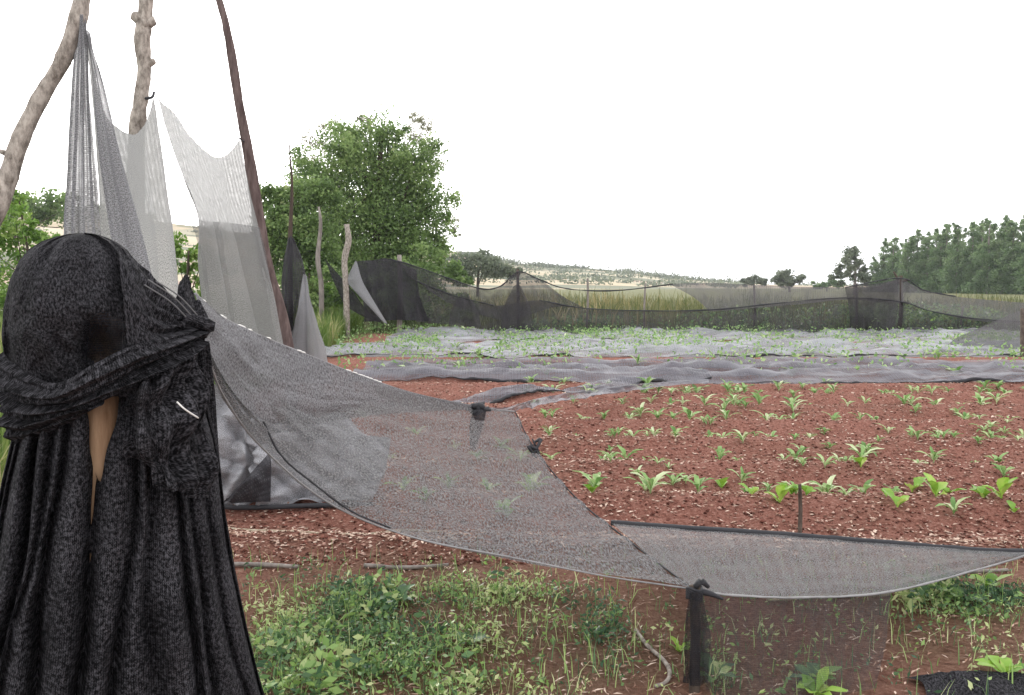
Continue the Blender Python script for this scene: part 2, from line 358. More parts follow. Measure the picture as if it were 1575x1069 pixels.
# ------------------------------------------------------------------ ground
def sstep(a, b, x):
    t = np.clip((x-a)/(b-a), 0, 1); return t*t*(3-2*t)
def field_w(x, y):                     # 1 inside the tilled red field
    e = .35*fbm(x*.7, y*.7, 90)
    return sstep(4.75, 5.25, y + e)*(1 - sstep(26.5, 28, y + e))*sstep(-4.6, -3.6, x + .04*(y-20) + e)
def height(x, y):
    f = field_w(x, y); near = np.clip(1 - y/40, 0, 1)
    ridge = .06*np.sin(y*5.3 + .6*np.sin(x*.35) + .8*fbm(x*.5, y*.5, 3))*f
    z = ridge + .05*fbm(x*1.3, y*1.3, 1, 4)*near + (.05*f + .012)*fbm(x*9, y*9, 2, 3)*near
    z = z + .022*f*fbm(x*24, y*24, 21, 2)*near
    bank = (1 - sstep(-8, -3.6, x))*sstep(3, 9, y)*(1 - sstep(40, 80, y))*.45       # low grassy bank
    return z + bank
PATCHES = [(640, 970, 250, 90, .75), (745, 893, 120, 32, 1.3), (455, 985, 80, 95, .9), (935, 965, 55, 55, .7), (1480, 925, 110, 32, 1.5), (1400, 985, 60, 35, .5),
           (1250, 1030, 50, 36, .7), (1540, 1015, 60, 45, .7), (1095, 1010, 36, 55, .7), (500, 915, 80, 36, .6), (700, 1040, 200, 60, .6), (560, 1060, 200, 60, .45),
           (1000, 930, 60, 25, .4), (860, 1060, 60, 40, .3), (1165, 970, 50, 25, .3)]
PG = []
for (px, py, rx, ry, s) in PATCHES:
    c = G(px, py); ax = G(px+rx, py)[0] - c[0]; ay = abs(G(px, py-ry)[1] - c[1]); PG.append((c[0], c[1], ax, ay, s))
def weed_density(x, y):
    d = 0*x
    for (cx, cyy, ax, ay, s) in PG: d = d + s*np.exp(-(((x-cx)/ax)**2 + ((y-cyy)/ay)**2)*1.1)
    d = d*(.35 + 1.5*np.clip(fbm(x*3.1, y*3.1, 44, 3) + .35, 0, 1))
    return d*(1 - .97*sstep(4.3, 4.75, y))
ys = [-6, -3, 0, 1.5, 2.2]; y = 2.6
while y < 2600:
    ys.append(y); y += max(.022, .0048*y if y < 30 else .03*y)
ys = np.array(ys)
xf = np.arange(-3.2, 4.6, .024); lo = [-3.2]; st = .03
while lo[-1] > -1600: lo.append(lo[-1] - st); st *= 1.09
hi = [xf[-1]]; st = .03
while hi[-1] < 1600: hi.append(hi[-1] + st); st *= 1.07
xs = np.concatenate([np.array(lo[:0:-1]), xf, np.array(hi[1:])])
X, Y = np.meshgrid(xs, ys)
Z = height(X, Y)
fw = field_w(X, Y)
wd = np.clip(weed_density(X, Y), 0, 1)
left = (1 - sstep(-3.4, -2.5, X))*(1 - fw)
grs = np.clip(wd*.3 + left, 0, 1)*(1-fw)
lit = np.clip(.35 + 1.3*fbm(X*1.7, Y*1.7, 12), 0, .85)*(1-fw) + .25*fw*np.clip(fbm(X*2.5, Y*2.5, 13)*2, 0, 1)
farw = sstep(27.5, 31, Y)
obj('ground', np.stack([X, Y, Z], -1).reshape(-1, 3), grid_faces(len(ys), len(xs)), M['ground'],
    tint=np.stack([grs, lit, farw], -1).reshape(-1, 3), kind='structure', label='red tilled soil with patches of grass and litter')
def hz(p):
    return np.array([p[0], p[1], float(height(np.array(p[0]), np.array(p[1])))])

# ------------------------------------------------------------------ far hills
def hill_mat():
    m, N, L, out = mat('hill_fields')
    tc = N('ShaderNodeTexCoord'); mp = N('ShaderNodeMapping'); mp.inputs['Scale'].default_value = (.012, .03, .16); L(tc.outputs['Object'], mp.inputs[0])
    vo = N('ShaderNodeTexVoronoi'); vo.inputs['Scale'].default_value = 1; L(mp.outputs[0], vo.inputs['Vector'])
    sc = N('ShaderNodeSeparateColor'); L(vo.outputs['Color'], sc.inputs[0])
    c = ramp(N, L, sc.outputs[0], [(.1, (.12, .13, .07)), (.3, (.42, .33, .2)), (.55, (.5, .42, .29)), (.75, (.19, .19, .1)), (.9, (.36, .24, .17))])
    pb = N('ShaderNodeBsdfPrincipled'); L(c, pb.inputs['Base Color']); pb.inputs['Roughness'].default_value = 1; L(pb.outputs[0], out.inputs[0]); return m
M['hill'] = hill_mat()
prof = [(-900, 372), (-300, 345), (0, 318), (120, 325), (300, 350), (520, 376), (700, 388), (770, 400), (800, 406), (880, 411), (960, 418), (1030, 427), (1100, 433), (1180, 437), (1400, 440), (1700, 440), (2300, 440)]
rows = []
for k, fr in enumerate(np.linspace(0, 1, 14)):
    dd = 260 + 300*fr; r = []
    for (px, py) in prof:
        top = P(px, py, 560)[2]; b = P(px, 437, dd)
        zz = top*(fr**1.3) if fr < 1 else top
        r.append([b[0], dd, max(-.8, zz if top > .3 else -.8)])
    rows.append(r)
rows.append([[q[0]*1.15, 640, q[2]*.6 - 1] for q in rows[-1]])
g = surf(rows, 180, 60); g[..., 2] += .5*fbm(g[..., 0]*.03, g[..., 1]*.03, 70)*np.clip(g[..., 2], 0, 2) - .15
HILL = g
obj('hills', g.reshape(-1, 3), grid_faces(60, 180), M['hill'], kind='structure', label='pale farmed hillside on the horizon')

# far hedges and woods on the hill: one mass
cen = []
for k in range(420):
    i = RNG.integers(8, 52); j = RNG.integers(0, 180); b = g[i, j]
    if b[2] < .4 and RNG.random() < .6: continue
    if RNG.random() < .55: i = 50 + RNG.integers(0, 4); b = g[min(i, 55), j]
    n = 60; s = RNG.uniform(1.2, 3.2)
    q = RNG.normal(size=(n, 3))*[s*1.4, s, s*.42]; q[:, 2] = np.abs(q[:, 2])
    cen.append(b + q)
cen = np.concatenate(cen)
V, Fq, T = leaves(cen, RNG.uniform(.7, 1.5, len(cen)), asp=.8)
obj('far_treeline', V, Fq, M['leaf_far'], tint=T, smooth=False, kind='stuff', label='grey green hedges and woods along the far hillside')

# ------------------------------------------------------------------ trees
def crown_pts(blobs, n, hollow=.55):
    """points in a union of (centre, radius3) blobs, denser near clump shells, in sub-clumps"""
    out = []; vol = np.array([b[1][0]*b[1][2] for b in blobs]); vol = vol/vol.sum()
    tint = []
    for (c, r), v in zip(blobs, vol):
        m = max(6, int(n*v/70)); d = RNG.normal(size=(m, 3)); d /= np.linalg.norm(d, axis=1, keepdims=True)
        rad = (hollow + (1.05-hollow)*RNG.random(m)**.6)[:, None]
        cc = np.asarray(c) + d*rad*np.asarray(r)
        k = 70; s = .23*np.mean(r)*RNG.uniform(.6, 1.3, (m, 1, 1))
        q = cc[:, None] + np.clip(RNG.normal(size=(m, k, 3)), -1.9, 1.9)*s*[1, 1, .75]
        out.append(q.reshape(-1, 3)); tint.append(np.repeat(RNG.uniform(0, 1, m), k))
    out = np.concatenate(out); t = np.concatenate(tint)
    return out, np.clip(.65*t + .35*RNG.random(len(t)), 0, 1)
def limbs(base, targets, r0, top):
    parts = [tube([base, base + (top-base)*.5 + [RNG.normal()*.15, 0, 0], top], [r0, r0*.75, r0*.4], 8, 10)]
    for t in targets:
        f = RNG.uniform(.25, .9); a = base + (top-base)*f; t = np.asarray(t)
        md = a*.5 + t*.5 + [0, 0, -.08*np.linalg.norm(t-a)]
        parts.append(tube([a, md, t], [r0*.45*(1.1-f), r0*.25, r0*.08], 5, 7))
    return parts
def tree(name, label, px, d, blobs, n, size, lm, bm, r0=.16, basez=0.0, group=None, cat='tree', hollow=.5, crown='crown', up=.2):
    s = d/F; B = []
    for b in blobs:
        x, y, r = b[:3]; ry = b[3] if len(b) > 3 else r*.85; dd = d + RNG.uniform(-.5, .5)*r*s
        B.append((P(x, y, dd), (r*s, r*s*.9, ry*s)))
    if cat == 'bush' and d < 60:          # skirts of foliage down to the ground
        for q in list(B):
            zc = q[0][2]*.42; B.append((np.array([q[0][0]*1.0, q[0][1], zc]), (q[1][0]*1.05, q[1][1], max(zc*.8, .2))))
    bx = P(px, 437, d)[0]; base = np.array([bx, d, basez])
    top = max(B, key=lambda q: q[0][2])[0]; root = thing(name, base, label, cat, group)
    parts = limbs(base, [q[0] for q in B], r0, top*[.5, .5, 1] + base*[.5, .5, 0])
    V, Fq, U = merge(parts); obj('trunk', V, clean(Fq), bm, root)
    cen, t = crown_pts(B, n, hollow)
    V, Fq, T = leaves(cen, RNG.uniform(.7, 1.35, len(cen))*size, asp=.6, up=up, tint=t)
    obj(crown, V, Fq, lm, root, tint=T, smooth=False)
    return root
tree('broadleaf_tree', 'large rounded green tree standing behind the left corner of the net fence', 575, 34,
     [(560, 290, 88), (505, 315, 52), (615, 318, 72), (575, 232, 58), (530, 250, 45), (632, 270, 48), (650, 350, 48), (560, 372, 78), (495, 385, 48), (620, 405, 52), (668, 312, 34), (478, 285, 42), (458, 310, 34), (472, 250, 30), (455, 360, 40), (490, 350, 44), (640, 240, 40), (520, 220, 34), (672, 380, 26), (545, 212, 26), (600, 205, 24), (540, 420, 60), (600, 430, 50), (500, 450, 40), (560, 455, 50), (640, 440, 40), (680, 420, 30), (590, 345, 70)],
     76000, .12, M['leaf'], M['bark'], .2, hollow=.35)
tree('sparse_tree', 'sparse brownish tree whose branches rise behind the large green tree', 585, 39,
     [(495, 218, 34), (480, 243, 28), (508, 195, 14), (640, 208, 36), (662, 235, 30), (636, 187, 12), (668, 262, 18), (655, 190, 12), (560, 190, 20), (553, 182, 8), (690, 345, 14), (700, 358, 8), (480, 265, 22)],
     8000, .075, M['leaf_olive'], M['bark'], .16, hollow=.1)
tree('small_tree', 'smaller leafy tree beside the thin tall post on the left', 440, 30,
     [(432, 310, 26), (418, 345, 30), (450, 345, 30), (440, 390, 36), (470, 330, 20), (425, 420, 26), (460, 425, 28), (412, 300, 20), (462, 300, 30), (480, 360, 36), (490, 410, 36), (500, 300, 26), (430, 375, 34)],
     24000, .12, M['leaf'], M['bark'], .1)
for nm, lb, px, d, bl, n, lm in [
    ('bush', 'bright green bush at the far left edge behind the leaning pole', 45, 18, [(40, 345, 42), (10, 350, 36), (75, 360, 30), (45, 385, 50), (-30, 360, 50), (90, 395, 30), (20, 310, 18)], 9000, M['leaf_bright']),
    ('bush', 'light green bush glimpsed between the two hanging grey nets', 292, 15, [(290, 385, 26), (310, 400, 24), (275, 400, 20), (330, 410, 26), (298, 425, 34)], 5000, M['leaf_bright']),
    ('bush', 'dark green bush at the foot of the large tree, behind the net fence', 660, 31, [(660, 410, 34), (690, 420, 22), (630, 420, 30), (600, 440, 30), (715, 428, 16)], 6000, M['leaf']),
    ('bush', 'yellow green bush between the two short weathered fence posts', 510, 29, [(505, 462, 24), (525, 450, 20), (490, 445, 18), (515, 478, 22), (478, 470, 16)], 3500, M['leaf_bright']),
    ('bush', 'dark leafy bush behind the dark twisted net drape', 468, 27, [(465, 440, 34), (485, 420, 26), (445, 450, 30), (520, 425, 24)], 4500, M['leaf'])]:
    tree(nm, lb, px, d, bl, n, .085 if d < 20 else .12, lm, M['bark'], .04, cat='bush', group='bushes along the field edge', crown='foliage')
tree('bush', 'rounded grey green thicket on the rise right of the large tree', 735, 110, [(735, 408, 32, 20), (765, 412, 24, 14), (705, 412, 26, 20), (745, 398, 20, 10), (790, 418, 16, 8)], 5000, .4, M['leaf_far'], M['bark'], .2, cat='bush', crown='foliage')
tree('bush', 'dark wooded knoll at the far left edge behind the bright bush', 40, 90, [(60, 318, 40, 20), (20, 325, 40, 24), (100, 322, 30, 20), (0, 310, 30, 20), (150, 340, 40, 24), (210, 355, 40, 24)], 6000, .5, M['leaf'], M['bark'], .2, cat='bush', crown='foliage')
tree('lone_tree', 'pale slender tree standing alone left of the plantation', 1314, 130, [(1314, 402, 20, 18), (1302, 418, 16, 12), (1326, 418, 16, 14), (1316, 390, 10, 8), (1290, 428, 12, 8), (1330, 432, 12, 8)], 2600, .45, M['leaf_far'], M['bark_grey'], .25, hollow=.3)
tree('round_tree', 'low round tree on the horizon left of the pale slender tree', 1215, 170, [(1215, 428, 20, 11), (1203, 430, 14, 9), (1230, 432, 14, 8)], 1500, .6, M['leaf_far'], M['bark'], .25)
tree('round_tree', 'small low tree on the horizon, leftmost of the far right trees', 1160, 200, [(1160, 431, 13, 7), (1148, 434, 10, 6), (1175, 434, 10, 6)], 1000, .7, M['leaf_far'], M['bark'], .25)
tree('round_tree', 'dark low shrubby tree just left of the plantation edge', 1272, 190, [(1272, 435, 12, 6), (1258, 437, 10, 5), (1290, 437, 10, 5)], 900, .6, M['leaf_euc'], M['bark'], .2)

# eucalyptus plantation: four kinds of crown, copied tree by tree
def euc_proto(k):
    h = 10.0; B = []
    for i in range(11):
        f = i/10; z = .7 + f*8.9; r = 2.25*(1 - .86*f**1.5)*RNG.uniform(.8, 1.15)
        B.append((np.array([RNG.normal()*.35, RNG.normal()*.35, z]), (r, r, .95)))
    tr = merge(limbs(np.zeros(3), [b[0] for b in B[1:7]], .16, np.array([.1, 0, 9.4])))
    c, t = crown_pts(B, 7500, .25)
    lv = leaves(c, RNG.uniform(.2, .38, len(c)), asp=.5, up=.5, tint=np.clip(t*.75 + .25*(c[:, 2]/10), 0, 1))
    a = new_mesh('trunk', tr[0], clean(tr[1])); a.materials.append(M['bark_grey'])
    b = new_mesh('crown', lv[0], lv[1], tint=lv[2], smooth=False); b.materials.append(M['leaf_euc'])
    return a, b
protos = [euc_proto(k) for k in range(5)]
EUC = []
for k in range(20):                     # front rank, along a line that recedes to the left
    f = k/29; px = 1345 + 470*f; d = 172 - 78*f
    tp = np.interp(px, [1345, 1362, 1385, 1400, 1430, 1460, 1500, 1540, 1575, 1830], [392, 366, 368, 362, 350, 342, 340, 340, 333, 310])
    EUC.append((px + random.uniform(-5, 5), d + random.uniform(-2, 2), tp + random.uniform(-5, 8), 0))
for k in range(16):
    f = k/22; px = 1366 + 400*f; d = 182 - 72*f
    tp = np.interp(px, [1372, 1430, 1500, 1575, 1830], [372, 352, 344, 336, 312]); EUC.append((px + random.uniform(-6, 6), d, tp + random.uniform(-6, 6), 1))
for k, (px, d, tp, rank) in enumerate(EUC):
    b = P(px, 437, d); h = P(px, tp, d)[2]; s = h/10.2
    lab = (ORD[k] + ' eucalyptus from the left end in the front rank of the plantation') if rank == 0 else ORD[k-20] + ' eucalyptus from the left in the second rank, behind the front trees'
    if k == 0: lab = 'leftmost and lowest eucalyptus at the end of the plantation row'
    r = thing('eucalyptus_tree', (b[0], d, 0), lab, 'tree', 'eucalyptus plantation')
    a, c = protos[k % 5]
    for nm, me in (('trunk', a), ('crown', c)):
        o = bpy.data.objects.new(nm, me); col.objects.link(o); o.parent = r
    r.scale = (s*random.uniform(.9, 1.15), s*random.uniform(.9, 1.15), s); r.rotation_euler = (0, random.uniform(-.03, .03), random.uniform(0, 6.28))

# ------------------------------------------------------------------ rough vegetation
# left bank grass
n = 26000
d = RNG.uniform(3.2, 30, n)**1.0; xx = -RNG.uniform(0, 1, n)**1.3*9 - (2.75 + .075*d)
ok = (xx > -.72*d - .4); bs = np.stack([xx, d, 0*d], 1)[ok]; bs[:, 2] = height(bs[:, 0], bs[:, 1])
V1 = blades(bs, RNG.uniform(.25, .8, len(bs))*(.7 + .6*noise(bs[:, 0]*.8, bs[:, 1]*.8, 8)), RNG.uniform(.008, .02, len(bs))*(1 + bs[:, 1]*.04), .6, np.clip(.75*noise(bs[:, 0]*.5, bs[:, 1]*.5, 9) + .4*RNG.random(len(bs)), 0, 1))
obj('grass', V1[0], V1[1], M['grass'], tint=V1[2], smooth=False, kind='stuff', label='tall yellow green grass on the bank left of the nets')
# reeds and dry maize behind the back fence
n = 26000
d = RNG.uniform(27.3, 60, n); xx = RNG.uniform(-.16, .68, n)*d
hh = (.3 + 1.1*noise(xx*.5, d*.25, 31)*(.5 + .8*noise(xx*2.3, d*.8, 32)))*RNG.uniform(.5, 1.15, n)*np.interp(xx/d, [-.16, .02, .22, .4, .68], [.9, 1.15, 1.0, .9, 1.0])
dry = np.interp(xx/d, [-.16, .0, .06, .2, .24, .4, .46, .68], [.35, .5, .72, .65, .35, .3, .5, .6])
tn = np.clip(dry*.45 + .9*(noise(xx*.6, d*.4, 33) - .5) + .35*RNG.random(n) - .05, 0, 1)
V1 = blades(np.stack([xx, d, 0*d], 1), hh, RNG.uniform(.03, .07, n), .5, tn)
obj('tall_reeds', V1[0], V1[1], M['reed'], tint=V1[2], smooth=False, kind='stuff', label='dry yellow reeds and stalks beyond the back net fence')
# leafy undergrowth right behind the fence
n = 15000
d = RNG.uniform(27, 31, n); xx = RNG.uniform(.0, .62, n)*d; cl = noise(xx*.5, d*.9, 35)
k = RNG.random(n) < (.25 + .9*sstep(.35, .7, cl))
zz = RNG.random(n)**.8*(.25 + .75*cl)*np.interp(xx/d, [0, .18, .25, .4, .62], [.6, .8, 1.1, 1.05, .8])
V1 = leaves(np.stack([xx, d, zz], 1)[k], RNG.uniform(.07, .17, n)[k], asp=.6)
obj('undergrowth', V1[0], V1[1], M['weed'], tint=V1[2]*.75, smooth=False, kind='stuff', label='leafy green undergrowth at the foot of the back net fence')

# foreground weeds
def scatter(n, x0, x1, y0, y1, dens):
    x = RNG.uniform(x0, x1, n); y = RNG.uniform(y0, y1, n); k = RNG.random(n) < dens(x, y); return x[k], y[k]
patch = lambda x, y: sstep(.40, 1.0, np.minimum(weed_density(x, y), 1.0)*(-.08 + .95*noise(x*2.4, y*3.2, 46) + .75*noise(x*7, y*9, 47)))
x, y = scatter(26000, -2.2, 3.6, 2.7, 4.9, lambda x, y: .6*patch(x, y) + .05*sstep(.1, .5, weed_density(x, y)) + .02)
z = height(x, y); nl = 7; hgt = RNG.uniform(.02, .11, len(x))*(.5 + 1.0*noise(x*2, y*2, 51))
off = RNG.normal(size=(len(x), nl, 3))*[.02, .02, .0]; off[..., 2] = RNG.random((len(x), nl))*hgt[:, None]
cen = (np.stack([x, y, z], 1)[:, None] + off).reshape(-1, 3)
tt = np.clip(np.repeat(.4 + 1.5*(noise(x*2.6, y*2.6, 52) - .42) + .2*RNG.normal(size=len(x)), nl) + .16*RNG.normal(size=len(x)*nl), 0, 1)
V1 = leaves(cen, RNG.uniform(.010, .038, len(cen)), asp=.42, up=.5, spread=.6, tint=tt)
xc, yc = scatter(1500, -2.2, 3.6, 2.7, 4.9, lambda x, y: sstep(.4, .9, weed_density(x, y)*1.4*noise(x*3.0, y*3.6, 58)))
m = 13; hc = RNG.uniform(.03, .13, len(xc)); oc_ = RNG.normal(size=(len(xc), m, 3))*.035; oc_[..., 2] = RNG.random((len(xc), m))*hc[:, None]
cc_ = (np.stack([xc, yc, height(xc, yc)], 1)[:, None] + oc_).reshape(-1, 3)
V3 = leaves(cc_, RNG.uniform(.022, .062, len(cc_)), asp=.5, up=.35, spread=.5, tint=np.clip(np.repeat(RNG.random(len(xc)), m) + .12*RNG.normal(size=len(cc_)), 0, 1))
V1 = (np.concatenate([V1[0], V3[0]]), np.concatenate([V1[1], V3[1] + len(V1[0])]), np.concatenate([V1[2], V3[2]]))
xb, yb = scatter(60000, -2.2, 3.6, 2.7, 4.9, lambda x, y: .10*patch(x, y) + .05*sstep(.1, .5, weed_density(x, y)) + .03)
V2 = blades(np.stack([xb, yb, height(xb, yb)], 1), RNG.uniform(.03, .15, len(xb)), RNG.uniform(.002, .006, len(xb)), .9, np.clip(.55 + .35*RNG.normal(size=len(xb)), 0, 1))
obj('ground_weeds', np.concatenate([V1[0], V2[0]]), np.concatenate([V1[1], V2[1] + len(V1[0])]), M['weed'], tint=np.concatenate([V1[2], V2[2]]), smooth=False, kind='stuff', label='low green weeds and grass covering the ground in front of the net')

# straw litter and clods
def litter_mesh(x, y, ln, wd):
    n = len(x); az = RNG.random(n)*3.1416; dx = np.stack([np.cos(az), np.sin(az), RNG.normal(size=n)*.18], 1); sx = np.stack([-np.sin(az), np.cos(az), 0*az], 1)
    c = np.stack([x, y, height(x, y) + .006 + RNG.random(n)*.008], 1); ln = ln[:, None]; wd = wd[:, None]
    bend = RNG.normal(size=(n, 1))*.25; V = np.stack([c - dx*ln, c - sx*wd + sx*ln*bend, c + dx*ln, c + sx*wd*1.2 + sx*ln*bend + [0, 0, .002]], 1).reshape(-1, 3)
    return V, np.arange(4*n).reshape(n, 4)
x1, y1 = scatter(34000, -2.3, 3.8, 2.7, 5.3, lambda x, y: np.clip(.35 + 1.2*fbm(x*1.7, y*1.7, 12), .12, .8))
n = 62000; y2 = 4.9 + 10*RNG.random(n)**1.2; x2 = RNG.uniform(-.36, .62, n)*y2
k = RNG.random(n) < .35 + .9*np.clip(fbm(x2*1.5, y2*2.5, 13)*2, 0, 1); x2, y2 = x2[k], y2[k]
x = np.concatenate([x1, x2]); y = np.concatenate([y1, y2])
V, Fq = litter_mesh(x, y, RNG.uniform(.003, .022, len(x))*np.where(y > 5, .9 + .045*y, 1.3), RNG.uniform(.0009, .003, len(x))*np.where(y > 5, 2.0 + .3*y, 1.5))
obj('straw_litter', V, Fq, M['litter'], tint=np.repeat(RNG.random(len(x))**np.where(y > 5, 1.2, 2.2), 4), smooth=False, kind='stuff', label='pale straw and dead leaf litter strewn over the soil')
n = 30000; y = 4.8 + 9.5*RNG.random(n)**1.3; x = RNG.uniform(-.45, .64, n)*y
r = RNG.uniform(.003, .014, n)*(1 + .5*(RNG.random(n) < .06)); z = height(x, y)
oc = np.array([[1, 0, 0], [0, 1, 0], [-1, 0, 0], [0, -1, 0], [0, 0, .8], [0, 0, -.6]])
fo = np.array([[0, 1, 4], [1, 2, 4], [2, 3, 4], [3, 0, 4], [1, 0, 5], [2, 1, 5], [3, 2, 5], [0, 3, 5]])
Vc = np.stack([x, y, z + r*.3], 1)[:, None] + oc[None]*r[:, None, None]*RNG.uniform(.6, 1.4, (n, 6, 1))
Fc = (np.arange(n)[:, None, None]*6 + fo[None]).reshape(-1, 3)
obj('soil_clods', Vc.reshape(-1, 3), Fc, M['clod'], tint=np.repeat(RNG.random(n), 6), kind='stuff', label='crumbly red clods over the tilled bed')

# ------------------------------------------------------------------ crop seedlings
def seedling_mesh(k, nl, h, wid, mt, upright=.6, bend=.5, curl=.25):
    parts = []; T = []
    for i in range(nl):
        az = i*2.4 + RNG.normal()*.3; el = upright + RNG.normal()*.15; L_ = h*RNG.uniform(.7, 1.15)*(1 if i < nl-2 else .65)
        dx = np.array([math.cos(az), math.sin(az), 0]); sx = np.array([-math.sin(az), math.cos(az), 0]); c = []
        for t in np.linspace(0, 1, 6):
            e = el + (.5 - t)*bend; p = (dx*math.cos(e) + np.array([0, 0, 1])*math.sin(e))*L_*t
            wv = wid*h*max(.05, (math.sin(min(1, max(0, (t-.28)/.72))*math.pi*.88 + .12))) if t > .28 else wid*h*.09
            lift = np.array([0, 0, 1])*curl*wv
            c.append([p - sx*wv + lift + RNG.normal(size=3)*.16*wv, p, p + sx*wv + lift + RNG.normal(size=3)*.16*wv])
        v = np.array(c).reshape(-1, 3); parts.append((v, grid_faces(6, 3))); T.append(np.clip(RNG.random() + .15*RNG.normal(size=len(v)), 0, 1))
    V, Fq, _ = merge(parts)
    me = new_mesh('leaves', V, Fq, tint=np.concatenate(T)); me.materials.append(mt); return me
KALE = [seedling_mesh(k, 6 + k % 4, 1.0, .085 + .02*(k % 3), M['kale'], 1.08 + .12*(k % 2), .9, .4) for k in range(8)]
LETT = [seedling_mesh(k, 3 + k, 1.0, .22, M['lettuce'], 1.1, .6, .35) for k in range(4)]
PX = [(895,644),(838,649),(929,652),(958,625),(993,610),(1031,625),(1058,607),(1084,631),(1115,618),(1147,633),(1168,607),(1092,657),(1014,652),(1039,683),(1111,670),(1143,688),(974,667),(945,683),(963,707),(845,678),(849,704),(914,767),(992,762),(1000,772),(1055,738),(1073,767),(1107,715),(1140,738),
      (1186,672),(1234,599),(1200,647),(1220,636),(1245,678),(1268,664),(1282,644),(1282,610),(1330,630),(1344,644),(1332,695),(1324,723),(1366,664),(1391,619),(1408,636),(1442,667),(1411,686),(1484,647),(1551,647),(1523,661),(1506,655),(1504,689),(1535,706),(1436,720),(1467,793),(1330,754),(1302,773),(1273,759),(1206,714),(1223,720),(1543,734),(1358,605),(1433,613),
      (560,640),(600,700),(640,665),(700,690),(735,720),(770,690),(690,740),(620,745),(750,760),(800,720),(820,760),(560,700),(655,780),(780,790)]
LPX = [(1110,741),(1156,775),(1217,767),(1200,781),(1240,770),(1403,744),(1456,750),(1439,778),(1363,775),(1380,787),(1512,778),(1540,781),(1560,792),(1324,727),(910,770),(815,745)]
def plant(me, gp, h, label, group, seedl):
    p = hz(gp); o = bpy.data.objects.new('seedling', me); col.objects.link(o)
    o.location = (p[0], p[1], p[2] - .01); o.scale = (h, h, h); o.rotation_euler = (0, 0, random.uniform(0, 6.28)); o.rotation_euler.x = random.uniform(-.12, .12)
    props(o, label, 'seedling', group)
BAND = [(0, 626, 'in the back row of the bare red bed'), (626, 654, 'in the fourth row of the bare red bed'), (654, 692, 'in the middle row of the bare red bed'), (692, 745, 'in the second row of the bare red bed'), (745, 900, 'in the front row of the bare red bed')]
for k, q in enumerate(PX):
    bd = next(b for b in BAND if b[0] <= q[1] < b[1]); mates = [p for p in PX[:61] if bd[0] <= p[1] < bd[1]]
    lab = ('kale seedling, ' + ordinal(mates, q) + ' from the left ' + bd[2]) if k < 61 else ordinal(PX[61:], q) + ' kale seedling from the left seen through the sagging grey net'
    plant(KALE[k % 8], G(*q), random.uniform(.13, .215), lab, 'kale seedlings in the open bed' if k < 61 else 'kale seedlings behind the sagging net', k)
for k, q in enumerate(LPX):
    plant(LETT[k % 4], G(*q), random.uniform(.11, .19), ordinal(LPX, q) + ' bright yellow green seedling from the left along the front of the bed', 'bright seedlings at the front of the bed', k)
for k in range(70):
    px = random.uniform(800, 1600); py = random.triangular(588, 655, 598)
    plant(KALE[k % 8], G(px, py), random.uniform(.15, .24), 'small kale seedling far back in the bare red soil bed', 'kale seedlings at the back of the open bed', k)
for k in range(62):
    px = random.uniform(860, 1600); py = random.uniform(650, 770)
    if px < 800 + (py-632)*1.1: continue
    plant(KALE[k % 8], G(px, py), random.uniform(.08, .15), 'tiny pale kale sprout between the rows of the bare red bed', 'kale sprouts between the rows', k)
for k in range(78):
    py = random.choice([507, 512, 517, 523, 528, 534, 541, 549, 556, 566, 578]) + random.uniform(-2, 2); px = random.uniform(505 if py < 540 else 620, 1600)
    if py > 535 and random.random() < .45: px = random.uniform(560, 950); py = random.uniform(505, 535)
    plant(KALE[k % 8], G(px, py), random.uniform(.22, .34), 'kale plant poking up through the grey row cover nets', 'kale plants among the row cover nets', k)

# ------------------------------------------------------------------ row cover nets on the far beds
def cover(label, x0, x1, ya, yb, mt, seed, hgt=.16, lx=0):
    """ya(x), yb(x): near and far edge depth"""
    nu, nv = 330, 34; x = np.linspace(x0, x1, nu)[None, :] + np.zeros((nv, 1)); v = np.linspace(0, 1, nv)[:, None]
    a = ya(x) + .9*fbm(x*.5, 0*x, seed, 4); b = yb(x) + .9*fbm(x*.45, 0*x + 5, seed+1, 4)
    yy = a + (b-a)*v + .25*fbm(x*.8, v*3 + 0*x, seed+2)
    tent = .6*np.clip(fbm(x*2.1, yy*2.3, seed+3, 3)*2.2, -.3, 1) + .5*np.clip(fbm(x*.5, yy*2.2, seed+4, 3)*2, -.4, 1)
    zz = height(x, yy) + .03 + hgt*(.5 + 1.5*tent)*np.clip(np.sin(np.pi*np.clip(v*1.0, .02, .98)), 0, 1)**.4
    g = np.stack([x, yy, np.maximum(zz, height(x, yy)+.02)], -1)
    o = obj('row_cover_net', g.reshape(-1, 3), grid_faces(nv, nu), mt, uv=g[..., :2].reshape(-1, 2), label=label, cat='shade net', group='row cover nets over the beds')
    V, Fq, U = tube(g[0] + [0, -.03, .0], .035*np.clip(.25 + 2.6*fbm(g[0, :, 0]*1.3, g[0, :, 1]*0, seed, 3), .12, 1.3), 6, rough=.9, seed=seed); obj('hem_shadow', V, clean(Fq), M['hem'], o)  # black tube along the near edge stands in for the shadow under the net
    return o
one = lambda v: (lambda x: v + 0*x)
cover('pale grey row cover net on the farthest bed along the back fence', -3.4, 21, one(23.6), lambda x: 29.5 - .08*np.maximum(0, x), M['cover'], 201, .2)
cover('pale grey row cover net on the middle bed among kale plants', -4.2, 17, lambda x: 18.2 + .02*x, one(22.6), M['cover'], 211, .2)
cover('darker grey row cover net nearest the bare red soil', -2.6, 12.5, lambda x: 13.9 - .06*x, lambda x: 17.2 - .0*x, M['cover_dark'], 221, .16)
cover('narrow gathered strip of grey net lying along the top of the bare bed', -.9, 3.2, lambda x: 11.3 + .75*(x+.5), lambda x: 11.9 + .78*(x+.5), M['cover_dark'], 231, .12)
